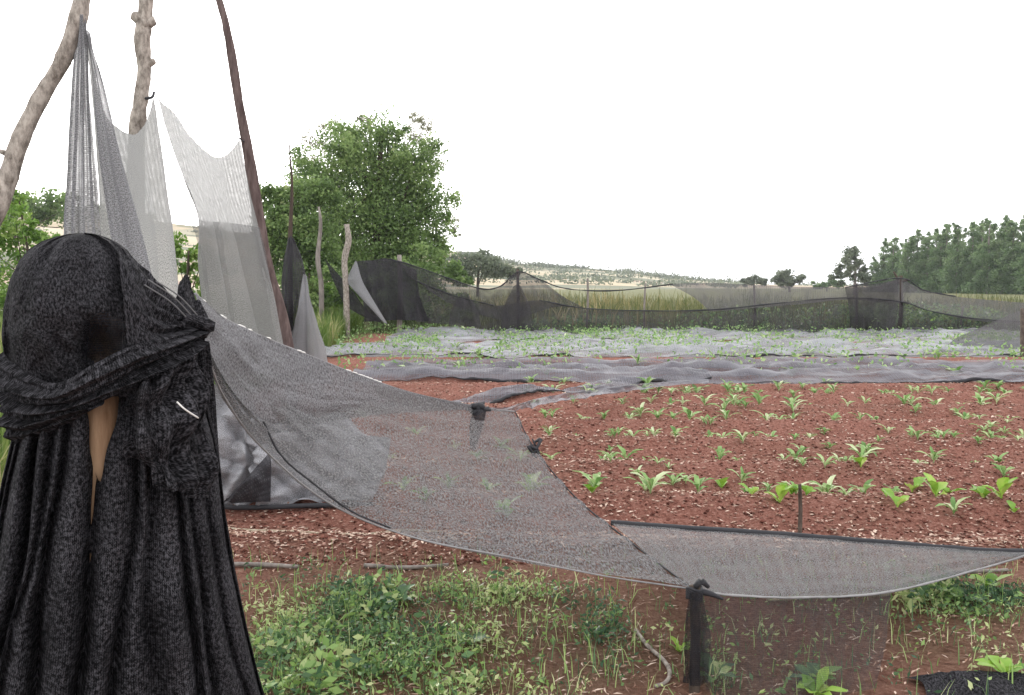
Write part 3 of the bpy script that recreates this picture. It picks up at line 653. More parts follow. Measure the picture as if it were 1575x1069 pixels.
n = 30000; d = RNG.uniform(15, 28.5, n); xx = RNG.uniform(-.2, .62, n)*d; cl = noise(xx*.9, d*1.4, 240)
k = (RNG.random(n) < sstep(.35, .75, cl)*np.interp(d, [15, 18, 20, 28], [.25, .4, 1, 1])) & (xx > -5 - .0*d)
V1 = leaves(np.stack([xx, d, .06 + RNG.random(n)*.26], 1)[k], RNG.uniform(.04, .11, n)[k], asp=.5, up=.4)
obj('kale_foliage', V1[0], V1[1], M['kale'], tint=V1[2]*.8, smooth=False, kind='stuff', label='mass of grey green kale leaves growing through the row cover nets')
# pulled-up net corner at the right edge
sheet('shade_net', [[(1470, 520, 20), (1505, 505, 20), (1540, 490, 20), (1573, 478, 20), (1610, 488, 20)], [(1450, 535, 20), (1500, 530, 20), (1540, 525, 20), (1573, 525, 20), (1610, 525, 20)], [(1420, 545, 19.5), (1500, 548, 19.3), (1540, 550, 19.2), (1573, 552, 19.2), (1610, 552, 19.2)]],
      M['fence_pale'], 40, 24, .03, seed=61, label='grey net corner raised on a post at the right edge of the beds', cat='shade net')
V, Fq, U = tube([G(1573, 552), P(1572, 476, 19.4)], [.05, .04], 8, 10, rough=.2); obj('fence_post', V, clean(Fq), M['bark'], uv=U, label='dark post holding the net corner at the right edge', cat='post')

def folds(k, amp, seed):
    return lambda u, v: amp*np.sin(u*6.283*k + 1.5*fbm(v*2, u*2, seed) * 3)*(.3 + .7*v)
# ------------------------------------------------------------------ back fence: posts and sagging net
BD = 27.0
for (px, top, r, lb, mt) in [(613, 392, .09, 'grey weathered post at the left corner of the back fence', 'bark_grey'), (797, 414, .05, 'dark post under the peak of the back fence net', 'bark'),
                             (901, 428, .04, 'thin pale stake in the torn gap of the back fence', 'bark_grey'), (992, 436, .035, 'second thin pale stake in the torn gap, further right', 'bark_grey'), (1160, 440, .04, 'thin stake behind the long sagging net of the back fence', 'bark'),
                             (1318, 436, .05, 'dark post wrapped in folded net left of the forked post', 'bark'), (1385, 424, .07, 'forked brown post at the right peak of the back fence', 'bark'), (1480, 470, .035, 'short stake behind the net right of the forked post', 'bark_grey')]:
    b = P(px, 437, BD + .12); b[2] = -.05; t = P(px + random.uniform(-3, 3), top, BD + .12); md = (b+t)/2 + [random.uniform(-.05, .05), 0, 0]
    pts = [tube([b, md, t], [r, r*.9, r*.75], 8, 14, rough=.25, seed=int(px))]
    if px == 1385: pts += [tube([md*.3 + t*.7, t + [-.22, 0, .12]], [r*.7, r*.4], 6, 6), tube([md*.2 + t*.8, t + [.25, 0, -.12]], [r*.7, r*.4], 6, 6)]
    V, Fq, U = merge(pts); obj('fence_post', V, clean(Fq), M[mt], uv=U, label=lb, cat='post', group='posts of the back fence')
lowtop = [(640, 432), (700, 455), (760, 470), (830, 462), (900, 474), (1000, 478), (1100, 476), (1200, 466), (1300, 458), (1385, 462), (1430, 478), (1500, 490), (1600, 496), (1700, 490)]
lowbot = [(640, 495), (700, 500), (760, 508), (830, 512), (900, 515), (1000, 518), (1100, 522), (1200, 524), (1300, 528), (1385, 526), (1430, 522), (1500, 514), (1600, 512), (1700, 512)]
root = thing('net_fence', P(1000, 517, BD)*[1, 1, 0], 'long black net fence sagging between posts behind the beds', 'net fence')
def px2(rows, d): return [[(a, b, d) for (a, b) in r] for r in rows]
mid = [((a[0]+b[0])/2, (a[1]+b[1])/2) for a, b in zip(lowtop, lowbot)]
sheet('lower_net', px2([lowtop, mid, lowbot], BD), M['fence'], 300, 22, .16, (34, 2), 71, root)
sheet('upper_net', px2([[(1030, 437), (1090, 435), (1160, 438), (1230, 441), (1300, 442), (1345, 440), (1384, 428)], [(1068, 458), (1110, 456), (1160, 455), (1230, 452), (1300, 450), (1345, 452), (1384, 446)], [(1092, 479), (1125, 477), (1160, 474), (1230, 468), (1300, 461), (1345, 464), (1384, 466)]], BD-.1), M['fence_pale'], 90, 16, .05, (12, 2), 72, root)
sheet('upper_net', px2([[(600, 398), (640, 410), (690, 428), (740, 444), (770, 440), (797, 418), (820, 426), (838, 434)], [(620, 412), (660, 436), (700, 452), (750, 466), (775, 462), (800, 448), (835, 452), (866, 456)], [(630, 425), (680, 460), (720, 478), (760, 490), (785, 492), (815, 484), (855, 472), (900, 474)]], BD-.15), M['fence'], 90, 20, .07, (14, 3), 73, root)
sheet('folded_net', px2([[(1300, 442), (1320, 438), (1350, 436), (1384, 428)], [(1306, 480), (1322, 482), (1345, 478), (1380, 470)], [(1308, 524), (1322, 525), (1340, 524), (1372, 522)]], BD-.2), M['fence'], 60, 30, .08, (9, 2), 74, root, False, folds(4, .09, 2))
sheet('upper_net', px2([[(1386, 428), (1420, 446), (1470, 456), (1530, 462), (1600, 466), (1700, 460)], [(1386, 446), (1425, 462), (1475, 474), (1530, 480), (1600, 484), (1700, 478)], [(1386, 464), (1430, 478), (1480, 490), (1530, 496), (1600, 500), (1700, 494)]], BD-.1), M['fence_pale'], 80, 16, .05, (10, 2), 75, root)
for k, (a, b, t, mt) in enumerate([(690, 740, 452, 'fence'), (770, 822, 440, 'fence')]):
    bt = np.interp((a+b)/2, [q[0] for q in lowbot], [q[1] for q in lowbot]); c = (a+b)/2
    sheet('hanging_fold', px2([[(c-6, t), (c, t-3), (c+5, t)], [(a+4, (t+bt)/2), (c+4, (t+bt)/2 - 2), (b-6, (t+bt)/2)], [(a, bt), (c, bt+1), (b, bt)]], BD-.28), M[mt], 24, 20, .05, (5, 2), 300+k, root, False, folds(2.2, .07, k))
for line in ([(600, 398), (640, 410), (690, 428), (740, 444), (770, 440), (797, 418), (830, 430), (862, 442), (905, 447), (960, 446), (1035, 437)], [(640, 432), (700, 455), (760, 470)], [(830, 462), (900, 474), (1000, 478), (1100, 476), (1200, 466), (1300, 458), (1385, 464), (1430, 478), (1500, 490), (1600, 496)], [(1300, 442), (1384, 428), (1420, 446), (1470, 456)]):
    V, Fq, U = tube([P(a, b, BD-.16) for a, b in line], .019, 5, 90, rough=1.2); obj('hem', V, clean(Fq), M['hem'], root)

# ------------------------------------------------------------------ left fence receding to the corner
def pole(name, pts, rad, mt, label, n=40, rough=.2, sides=12, knots=(), group='poles of the left net fence'):
    c = catmull(pts, n); r = np.interp(np.linspace(0, 1, n), np.linspace(0, 1, len(rad)), rad)
    parts = [tube(c, r, sides, rough=rough, seed=len(label))]
    for (f, az, ln, kr) in knots:
        a = c[int(f*(n-1))]; dr = np.array([math.cos(az), math.sin(az)*.6, .35]); parts.append(tube([a, a + dr*ln*.6, a + dr*ln], [kr*1.5, kr, kr*.75], 8, 6, rough=.3))
    V, Fq, U = merge(parts); return obj(name, V, clean(Fq), mt, uv=U, label=label, cat='pole', group=group)
D1, D2, D3 = 4.0, 5.0, 7.0
pole('leaning_pole', [P(-150, 690, 3.9)*[1, 1, 0] + [0, 0, -.02], P(-60, 460, 3.9), P(0, 310, 3.95), P(18, 255, 3.97), P(40, 195, 3.98), P(72, 135, 4.0), P(100, 85, 4.0), P(122, 20, 4.0), P(135, -60, 4.05)], [.052, .048, .042, .039, .036, .034, .034, .036, .03], M['bark_pale'], 'pale bark pole leaning in from the left edge', 70, .22, knots=[(.42, 3.3, .07, .012), (.72, .4, .05, .01)])
pole('knobby_pole', [G(200, 860), P(206, 500, D2), P(208, 300, D2), P(211, 200, D2), P(217, 150, D2), P(222, 110, D2), P(219, 60, D2), P(224, 10, D2), P(226, -60, D2)], [.06, .055, .05, .042, .038, .036, .045, .036, .033], M['bark_pale'], 'upright pale pole with knobbly cut branch stubs', 70, .22,
     knots=[(.665, 0, .06, .022), (.83, 3.4, .065, .03), (.825, .3, .062, .03), (.845, 2.2, .05, .026), (.815, 5, .05, .028)])
pole('red_pole', [G(462, 740), P(440, 520, D3), P(408, 400, D3), P(388, 270, D3), P(368, 160, D3), P(357, 90, D3), P(348, 40, D3), P(335, -10, D3), P(330, -60, D3)], [.055, .05, .045, .042, .036, .034, .03, .026, .02], M['bark_red'], 'slender dark reddish pole leaning right of the pale ones', 60, .25)
D4 = 12.0
pole('thin_post', [G(446, 613), P(447, 480, D4), P(446, 380, D4), P(449, 290, D4), P(446, 240, D4), P(444, 205, D4)], [.045, .04, .03, .02, .01, .005], M['bark'], 'thin dark post with a whip tip among the trees', 36, .25)
pole('short_post', [P(494, 505, 25)*[1, 1, 0], P(494, 440, 25), P(489, 400, 25), P(493, 345, 25), P(490, 318, 25)], [.07, .07, .07, .05, .03], M['bark_grey'], 'weathered grey post left of the pale short post', 26, .3)
pole('short_post', [P(534, 500, 24.5)*[1, 1, 0], P(532, 440, 24.5), P(530, 400, 24.5), P(536, 370, 24.5), P(533, 345, 24.5)], [.08, .08, .085, .085, .075], M['bark_pale'], 'short pale crooked post near the fence corner', 26, .25)

# net strip gathered at the top of the leaning pole
hang = thing('hanging_net', P(140, 700, 4.1)*[1, 1, 0], 'grey net strips hung from the top of the leaning pole', 'shade net')
sheet('gathered_strip', [[(120, 22, 4.0), (125, 22, 3.97), (131, 22, 4.0)], [(112, 90, 4.03), (124, 90, 3.97), (136, 90, 4.03)], [(104, 200, 4.05), (122, 200, 4.0), (141, 200, 4.08)], [(96, 330, 4.06), (120, 330, 4.0), (150, 330, 4.1)], [(93, 420, 4.06), (122, 420, 4.0), (160, 420, 4.1)], [(90, 640, 4.06), (130, 640, 4.0), (175, 640, 4.1)]], M['hung_dense'], 60, 90, .01, (4, 2), 81, hang, False, folds(4.5, .022, 3))
sheet('draped_panel', [[(133, 46, 4.0), (147, 125, 4.12), (168, 182, 4.3), (204, 207, 4.6), (224, 188, 4.8), (237, 147, 4.95)], [(138, 95, 4.05), (156, 190, 4.18), (182, 236, 4.38), (211, 252, 4.62), (231, 234, 4.8), (246, 200, 4.95)],
      [(148, 220, 4.06), (172, 280, 4.2), (200, 302, 4.4), (226, 308, 4.64), (243, 302, 4.8), (258, 290, 4.95)], [(153, 330, 4.1), (185, 380, 4.22), (215, 392, 4.45), (239, 396, 4.66), (257, 394, 4.8), (272, 380, 4.95)], [(150, 620, 4.1), (200, 640, 4.25), (230, 640, 4.5), (256, 640, 4.68), (276, 640, 4.8), (298, 640, 4.95)]],
      M['hung_close'], 110, 100, .008, (7, 2), 82, hang, False, folds(3.2, .014, 4))
sheet('bright_strip', [[(130, 40, 3.98), (133, 46, 3.98), (137, 56, 3.98)], [(140, 110, 4.0), (150, 120, 4.02), (161, 140, 4.06)], [(150, 220, 4.02), (168, 226, 4.05), (185, 230, 4.1)], [(165, 330, 4.05), (190, 336, 4.08), (214, 340, 4.12)], [(180, 430, 4.05), (205, 432, 4.08), (236, 436, 4.12)], [(190, 600, 4.05), (220, 600, 4.08), (260, 600, 4.12)]], M['hung_dense'], 50, 90, .008, (3, 2), 83, hang, False, folds(2.0, .018, 5))
hang = thing('hanging_net', P(350, 600, 6)*[1, 1, 0], 'pale net panel slung between the knobby pole and the reddish pole', 'shade net')
sheet('net_panel', [[(240, 146, 5.0), (262, 168, 5.3), (290, 205, 5.8), (318, 234, 6.2), (345, 240, 6.6), (367, 214, 6.9)], [(258, 200, 5.1), (278, 222, 5.4), (302, 250, 5.8), (328, 265, 6.2), (352, 270, 6.6), (376, 258, 6.9)], [(280, 270, 5.2), (298, 285, 5.5), (320, 300, 5.9), (342, 310, 6.3), (362, 315, 6.6), (390, 310, 6.9)], [(303, 335, 5.3), (318, 345, 5.6), (338, 355, 6.0), (358, 365, 6.3), (380, 370, 6.6), (404, 365, 6.9)], [(305, 420, 5.4), (330, 430, 5.7), (352, 440, 6.0), (376, 450, 6.3), (398, 455, 6.6), (420, 450, 6.9)], [(320, 560, 5.5), (350, 570, 5.8), (375, 575, 6.0), (400, 575, 6.3), (420, 575, 6.6), (438, 560, 6.9)]],
      M['hung'], 90, 100, .012, (6, 3), 84, hang, False, folds(3, .02, 6))
sheet('lower_layer', [[(295, 335, 5.35), (320, 340, 5.75), (345, 342, 6.2), (372, 345, 6.5), (400, 350, 6.85)], [(308, 400, 5.4), (330, 410, 5.8), (356, 418, 6.2), (384, 420, 6.5), (412, 420, 6.85)], [(325, 560, 5.5), (350, 570, 5.8), (380, 570, 6.2), (408, 570, 6.5), (436, 560, 6.85)]], M['hung_thin'], 60, 60, .012, (5, 2), 85, hang, False, folds(2, .018, 7))
V, Fq, U = tube([P(237, 142, 5.0), P(233, 150, 4.97), P(214, 152, 5.0)], .008, 6, 12); obj('tie', V, clean(Fq), M['hem'], hang)
V, Fq, U = tube([P(367, 212, 6.9), P(370, 214, 6.92), P(380, 222, 7.0)], .006, 5, 8); obj('tie', V, clean(Fq), M['hem'], hang)

hang = thing('hanging_net', P(460, 600, 12)*[1, 1, 0], 'dark twisted net drape hanging on the thin dark post', 'shade net')
sheet('twisted_drape', [[(443, 368, 12), (446, 364, 11.9), (450, 368, 12)], [(436, 400, 12), (448, 400, 11.8), (464, 400, 12.1)], [(434, 450, 12), (450, 450, 11.8), (474, 455, 12.1)], [(432, 500, 12), (448, 510, 11.8), (470, 520, 12.1)], [(432, 560, 12), (452, 560, 11.8), (480, 570, 12.1)]], M['fence_dense'], 40, 50, .02, (4, 2), 86, hang, False, folds(3, .05, 8))
sheet('pale_skirt', [[(466, 425, 11.8), (469, 422, 11.8), (472, 425, 11.8)], [(455, 480, 11.8), (470, 478, 11.6), (484, 480, 11.8)], [(440, 530, 11.8), (470, 535, 11.5), (500, 535, 11.8)], [(425, 585, 11.8), (470, 590, 11.5), (512, 590, 11.8)]], M['hung_dense'], 40, 40, .015, (4, 2), 87, hang, False, folds(2.5, .05, 9))
sheet('side_panel', [[(418, 430, 9), (424, 438, 10), (430, 450, 11), (438, 470, 12)], [(424, 500, 9), (432, 500, 10), (440, 505, 11), (448, 515, 12)], [(430, 580, 9), (438, 575, 10), (446, 570, 11), (452, 570, 12)]], M['hung'], 40, 30, .01, (4, 2), 88, hang)
hang = thing('hanging_net', P(570, 500, 25)*[1, 1, 0], 'dark net with one pale turned corner at the fence corner', 'shade net')
sheet('dark_panel', [[(548, 402, 26), (575, 400, 26.4), (600, 398, 26.8), (640, 415, 27)], [(556, 450, 26), (580, 448, 26.4), (605, 446, 26.8), (645, 455, 27)], [(560, 495, 26), (585, 494, 26.4), (610, 492, 26.8), (660, 494, 27)]], M['fence_dense'], 70, 30, .06, (6, 2), 89, hang, False, folds(3.5, .1, 12))
sheet('pale_corner', [[(546, 402, 24.6), (547, 401, 24.6), (549, 403, 24.6)], [(535, 425, 24.5), (545, 425, 24.4), (556, 428, 24.6)], [(532, 432, 24.5), (552, 446, 24.4), (566, 448, 24.6)], [(590, 496, 24.3), (593, 497, 24.3), (596, 498, 24.4)]], M['hung_dense'], 24, 40, .02, (3, 2), 90, hang)
sheet('dark_wing', [[(500, 398, 25), (512, 412, 24.9), (530, 432, 24.7), (545, 450, 24.5)], [(512, 430, 25), (528, 446, 24.9), (545, 462, 24.7), (562, 474, 24.5)], [(530, 470, 25), (546, 480, 24.8), (566, 490, 24.6), (590, 498, 24.4)]], M['fence_dense'], 40, 26, .05, (4, 2), 91, hang)

# ------------------------------------------------------------------ crumpled net heap and low rail behind the main net
def crump(u, v):
    a = .10*np.abs(np.sin(17*u + 5*v + 5*fbm(u*3, v*3, 95))) + .07*np.abs(np.sin(9*v - 13*u + 5*fbm(u*4, v*4, 96))) + .1*np.abs(fbm(u*9, v*7, 97, 3))
    return -a + .06
sheet('crumpled_net', [[(300, 590, 6.4), (345, 600, 6.35), (385, 618, 6.3), (412, 650, 6.25), (470, 640, 6.5), (540, 655, 6.6), (600, 690, 6.5)], [(300, 680, 6.2), (345, 690, 6.15), (385, 690, 6.2), (415, 700, 6.15), (470, 710, 6.3), (530, 720, 6.3), (590, 735, 6.3)], [(300, 772, 6.1), (345, 776, 6.1), (385, 778, 6.1), (415, 778, 6.1), (470, 778, 6.1), (530, 776, 6.1), (570, 776, 6.15)]],
      M['tarp'], 110, 70, 0, seed=94, fold=crump, smooth=False, label='crumpled pale grey net heaped behind the black bundle', cat='shade net')
V, Fq, U = tube([P(290, 776, 6.02), P(380, 781, 6.0), P(470, 778, 6.0), P(575, 776, 6.05)], .018, 7, 24, rough=.3); obj('low_rail', V, clean(Fq), M['hem'], label='dark pole weighing down the crumpled grey net', cat='pole')
sheet('net_fold', [[(345, 770, 5.98), (352, 765, 5.95), (415, 695, 6.0)], [(352, 772, 5.9), (380, 740, 5.85), (417, 715, 5.95)], [(356, 774, 5.98), (400, 772, 5.92), (416, 772, 5.98)]], M['fence_dense'], 30, 20, .02, seed=98, label='black triangular net fold lying against the crumpled grey net', cat='shade net')

# ------------------------------------------------------------------ main sagging net
root = thing('sagging_net', P(700, 840, 3.4)*[1, 1, 0], 'big see-through grey net stretched from the black bundle to the low stake', 'shade net')
E0 = [(300, 452, 2.42), (345, 490, 2.75), (400, 516, 3.1), (470, 545, 3.5), (560, 580, 4.0), (640, 606, 4.4), (735, 626, 4.8), (792, 633, 5.0)]
E1 = [(308, 480, 2.4), (350, 530, 2.7), (405, 570, 3.05), (480, 610, 3.4), (580, 650, 3.85), (670, 675, 4.2), (760, 685, 4.55), (822, 690, 4.75)]
E2 = [(310, 500, 2.38), (352, 565, 2.65), (410, 620, 2.95), (500, 675, 3.25), (620, 715, 3.65), (720, 740, 3.95), (815, 760, 4.2), (886, 766, 4.38)]
E3 = [(312, 515, 2.36), (348, 590, 2.6), (412, 660, 2.88), (510, 730, 3.15), (650, 780, 3.45), (770, 808, 3.65), (880, 830, 3.8), (965, 830, 3.95)]
E4 = [(312, 530, 2.34), (346, 612, 2.55), (405, 690, 2.8), (510, 776, 3.05), (640, 828, 3.25), (790, 858, 3.35), (930, 886, 3.38), (1066, 906, 3.38)]
def radial(u, v):                  # tension wrinkles converging on the stake and the knot
    q = .028*np.sin((v*1.6 + u*.4)*34 + 4*fbm(u*3, v*3, 101))*np.clip((u-.35)*1.6, 0, 1)*(1-u*.6)
    q = q + .03*np.sin((v*2.2 - u*1.2)*22 + 3*fbm(u*4, v*3, 102))*np.clip(.6-u, 0, .6)*np.clip(u*6, 0, 1)
    return q
sheet('net_sheet', [E0, E1, E2, E3, E4], M['main'], 170, 110, .03, (5, 4), 100, root, True, radial)
sheet('folded_flap', [[(a, b-1, c-.03) for a, b, c in E0[:7]], [(308, 485, 2.32), (352, 535, 2.62), (408, 585, 2.95), (480, 610, 3.35), (570, 618, 3.9), (650, 624, 4.4), (735, 628, 4.77)], [(312, 520, 2.28), (352, 592, 2.56), (405, 645, 2.86), (480, 652, 3.3), (565, 640, 3.88), (650, 633, 4.4), (735, 630, 4.77)]], M['flap'], 120, 50, .02, (5, 3), 103, root, True)
for line, r, mt in ((E0, .004, 'selv'), ([(792, 633, 5.0), (822, 690, 4.75), (886, 766, 4.38), (965, 830, 3.95), (1066, 906, 3.38)], .004, 'hem'), (E4, .0035, 'selv'), ([(405, 648, 2.86), (432, 700, 2.9), (480, 742, 2.98), (540, 786, 3.06), (600, 812, 3.15)], .0035, 'hem')):
    V, Fq, U = tube([P(*q) for q in line], r, 6, 80, rough=.5); obj('selvage', V, clean(Fq), M[mt], root)
e = catmull([P(*q) for q in E0], 200)
for k in sorted(random.sample(range(8, 125), 20)):            # pale eyelet stitches along the upper edge
    V, Fq, U = tube([e[k] + [0, -.012, .004], e[k+2] + [0, -.014, .007], e[k+2] + [.004, -.012, .004]], .0038, 5, 6); obj('stitch', V, clean(Fq), M['pale_cord'], root)
# knot with tail where the sheet is tied
kc = P(735, 626, 4.78); g = []
for k in range(5): a = RNG.normal(size=3)*.02; g.append(tube([kc + a + [-.05, 0, .005], kc + RNG.normal(size=3)*.02 + [0, -.03, 0], kc + [.05, 0, -.005] + RNG.normal(size=3)*.015], [.008, .018, .008], 6, 9))
V, Fq, U = merge(g); obj('knot', V, clean(Fq), M['hem'], root)
sheet('knot_tail', [[(728, 630, 4.74), (737, 630, 4.7), (748, 632, 4.74)], [(722, 655, 4.72), (734, 655, 4.66), (742, 660, 4.74)], [(723, 690, 4.72), (726, 692, 4.7), (730, 694, 4.72)]], M['fence_dense'], 16, 20, .012, (4, 2), 104, root)
kc = P(822, 690, 4.72); V, Fq, U = merge([tube([kc + RNG.normal(size=3)*.015, kc + RNG.normal(size=3)*.03, kc + RNG.normal(size=3)*.03], [.006, .012, .004], 6, 7) for k in range(4)]); obj('knot', V, clean(Fq), M['hem'], root)
# rope-like net strip leaving the knot for the beds
sheet('net_strip', [[(735, 625, 4.8), (775, 627, 5.4), (800, 621, 6.6), (850, 608, 8.5), (930, 597, 10.5), (1010, 588, 12.2), (1090, 583, 13.2)], [(735, 627, 4.79), (775, 629, 5.4), (803, 625, 6.6), (855, 613, 8.5), (935, 602, 10.5), (1012, 592, 12.1), (1090, 586, 13.1)], [(735, 630, 4.78), (775, 632, 5.4), (806, 629, 6.5), (862, 617, 8.3), (940, 605, 10.3), (1015, 595, 12.0), (1090, 588, 13.0)]], M['cover_dark'], 160, 16, .07, (26, 2), 105, label='twisted grey net strip running from the knot to the far beds', cat='shade net')
# low stake
st = thing('low_stake', G(1068, 1062), 'low dark stake wrapped in net at the front right', 'stake')
b = G(1068, 1062); t = P(1068, 900, 3.36)
V, Fq, U = tube([b + [0, 0, -.03], (b+t)/2 + [.004, 0, 0], t], [.022, .02, .022], 9, 20, rough=.35); obj('stake_shaft', V, clean(Fq), M['bark'], st)
g = []
for k in range(7):
    z = t + [0, 0, -.012 - k*.006]; th = np.linspace(0, 6.28, 12) + k; g.append(tube(z + np.stack([np.cos(th)*.027, np.sin(th)*.027, .006*np.sin(th*2+k)], 1), .007, 6))
g.append(tube([t + [0, 0, -.02], t + [.06, -.01, -.03], t + [.11, 0, -.055]], [.014, .012, .006], 6, 8)); g.append(tube([t + [0, -.02, 0], t + [.02, -.03, .025], t + [.05, -.02, .0]], [.012, .014, .008], 6, 8))
V, Fq, U = merge(g); obj('wrapping', V, clean(Fq), M['hem'], st)
sheet('torn_net', [[(1060, 912, 3.33), (1070, 910, 3.3), (1082, 914, 3.33)], [(1052, 980, 3.32), (1068, 980, 3.28), (1092, 980, 3.33)], [(1050, 1050, 3.32), (1070, 1055, 3.26), (1092, 1050, 3.33)]], M['veil'], 24, 24, .016, (5, 2), 106, st, False)

# low net trough on the right
root = thing('low_net', P(1300, 920, 3.6)*[1, 1, 0], 'low grey net slung along the front of the bed right of the stake', 'shade net')
T0 = [(940, 804, 5.05), (1050, 812, 4.95), (1200, 822, 4.8), (1350, 834, 4.65), (1510, 847, 4.48), (1620, 850, 4.4)]
T1 = [(985, 842, 4.4), (1075, 850, 4.35), (1215, 858, 4.3), (1360, 862, 4.25), (1515, 855, 4.3), (1625, 852, 4.3)]
T2 = [(1030, 878, 3.8), (1100, 888, 3.8), (1230, 892, 3.8), (1365, 890, 3.9), (1520, 862, 4.2), (1630, 845, 4.3)]
T3 = [(1070, 908, 3.38), (1130, 916, 3.4), (1240, 919, 3.5), (1370, 910, 3.7), (1525, 870, 4.15), (1630, 838, 4.3)]
sheet('net_sheet', [T0, T1, T2, T3], M['main'], 120, 60, .02, (6, 4), 110, root, True, lambda u, v: .01*np.sin(v*20 + 3*fbm(u*2, v*4, 111))*np.clip(v, 0, 1))
V, Fq, U = tube([P(*q) for q in T0], .017, 7, 90, rough=.25); obj('hem', V, clean(Fq), M['hem'], root)
V, Fq, U = tube([P(*q) for q in T3], .005, 6, 90, rough=.8); obj('hem', V, clean(Fq), M['selv'], root)
gb = lambda px, y, dz=.005: np.array([P(px, 900, y)[0], y, dz])
def wpt(q): return P(*q)
top = [wpt(q) for q in T3[:4]] ; bot = [[top[0][0] + (t[0]-top[0][0])*.72 + .02, t[1] - .12 - .1*k, .012] for k, t in enumerate(top)]; mid = [[(a[0]+b[0])/2, (a[1]+b[1])/2 - .03, (a[2]+b[2])/2] for a, b in zip(top, bot)]
sheet('hanging_curtain', [top, mid, bot], M['curtain'], 100, 40, .015, (9, 3), 112, root, True, None, 'world')
sheet('net_heap', [[[1.55, 3.40, .0], [1.75, 3.41, .02], [2.0, 3.40, .02], [2.3, 3.38, .0]], [[1.58, 3.32, .02], [1.78, 3.33, .035], [2.0, 3.33, .03], [2.3, 3.3, .015]], [[1.55, 3.2, .0], [1.75, 3.2, .02], [2.0, 3.2, .02], [2.3, 3.2, .0]]], M['black'], 50, 30, .035, (7, 4), 113, None, True, None, 'world', label='black net scrap lying at the bottom right corner', cat='shade net')
V, Fq, U = tube([G(1230, 820) + [0, 0, -.03], P(1231, 780, 5.52), P(1230, 745, 5.5)], [.014, .013, .011], 7, 10, rough=.3); obj('small_stake', V, clean(Fq), M['bark'], label='short thin dark stake in the soil among the bright seedlings', cat='stake')

# sticks, cane and twig on the ground
def stick(label, pts, r, mt, n=26, name='stick'):
    q = [hz(G(*p)) + [0, 0, (p2 if False else r*.9 + .004)] for p in pts for p2 in (0,)]
    V, Fq, U = tube(q, [r, r*1.05, r*.8], 7, n, rough=.25, seed=len(label)); obj(name, V, clean(Fq), M[mt], uv=U, label=label, cat='stick', group='sticks lying on the ground')
stick('long pale bent cane lying on red soil beside the black bundle', [(345, 800), (390, 803), (440, 810), (500, 824), (560, 829), (620, 828), (680, 824)], .010, 'cane', 40)
stick('straight brown stick lying below the pale cane', [(355, 873), (400, 874), (460, 876)], .013, 'bark_grey')
stick('dark stick half hidden in the weeds below the net', [(560, 873), (620, 876), (690, 872)], .011, 'bark_grey')
stick('stick lying under the right end of the low net', [(1455, 882), (1500, 881), (1550, 879)], .011, 'bark_grey')
stick('pale stick lying along the foot of the low net', [(1180, 925), (1270, 920), (1370, 916)], .012, 'cane')
stick('curved pale twig on soil left of the low stake', [(978, 972), (995, 995), (1018, 1015), (1030, 1035), (1024, 1052), (1008, 1058)], .009, 'bark_pale', 30, 'twig')

# broad-leaved weed clumps that stand out in the foreground
BW = [seedling_mesh(k, 8 + k, 1.0, .2, M['lettuce'] if k == 0 else M['weed'], .8, .6, .2) for k in range(3)]
for k, (px, py, h, lb) in enumerate([(1045, 1000, .07, 'small bright broad-leaved weed left of the low stake'), (1100, 1040, .12, 'bright weed clump just right of the low stake'), (1250, 1050, .13, 'leafy weed clump seen through the hanging net'), (1255, 1069, .12, 'pale-leaved weed at the bottom edge below the low net'),
        (610, 925, .12, 'upright bright weed in the weedy patch below the stick'), (720, 990, .10, 'bright green weed in the middle of the weedy patch'), (1520, 905, .13, 'bright weed clump at the right edge below the low net'), (1430, 905, .14, 'bright bushy weed beneath the right end of the low net'), (1475, 925, .14, 'darker weed clump beside the bright bushy weed on the right'), (1545, 1040, .12, 'grassy weed clump at the right edge, lowest of all')]):
    p = hz(G(px, py)); o = bpy.data.objects.new('weed_clump', BW[k % 3]); col.objects.link(o); o.location = tuple(p - [0, 0, .006]); o.scale = (h, h, h); o.rotation_euler = (0, 0, k*1.7); props(o, lb, 'weed', 'weed clumps in front of the nets')

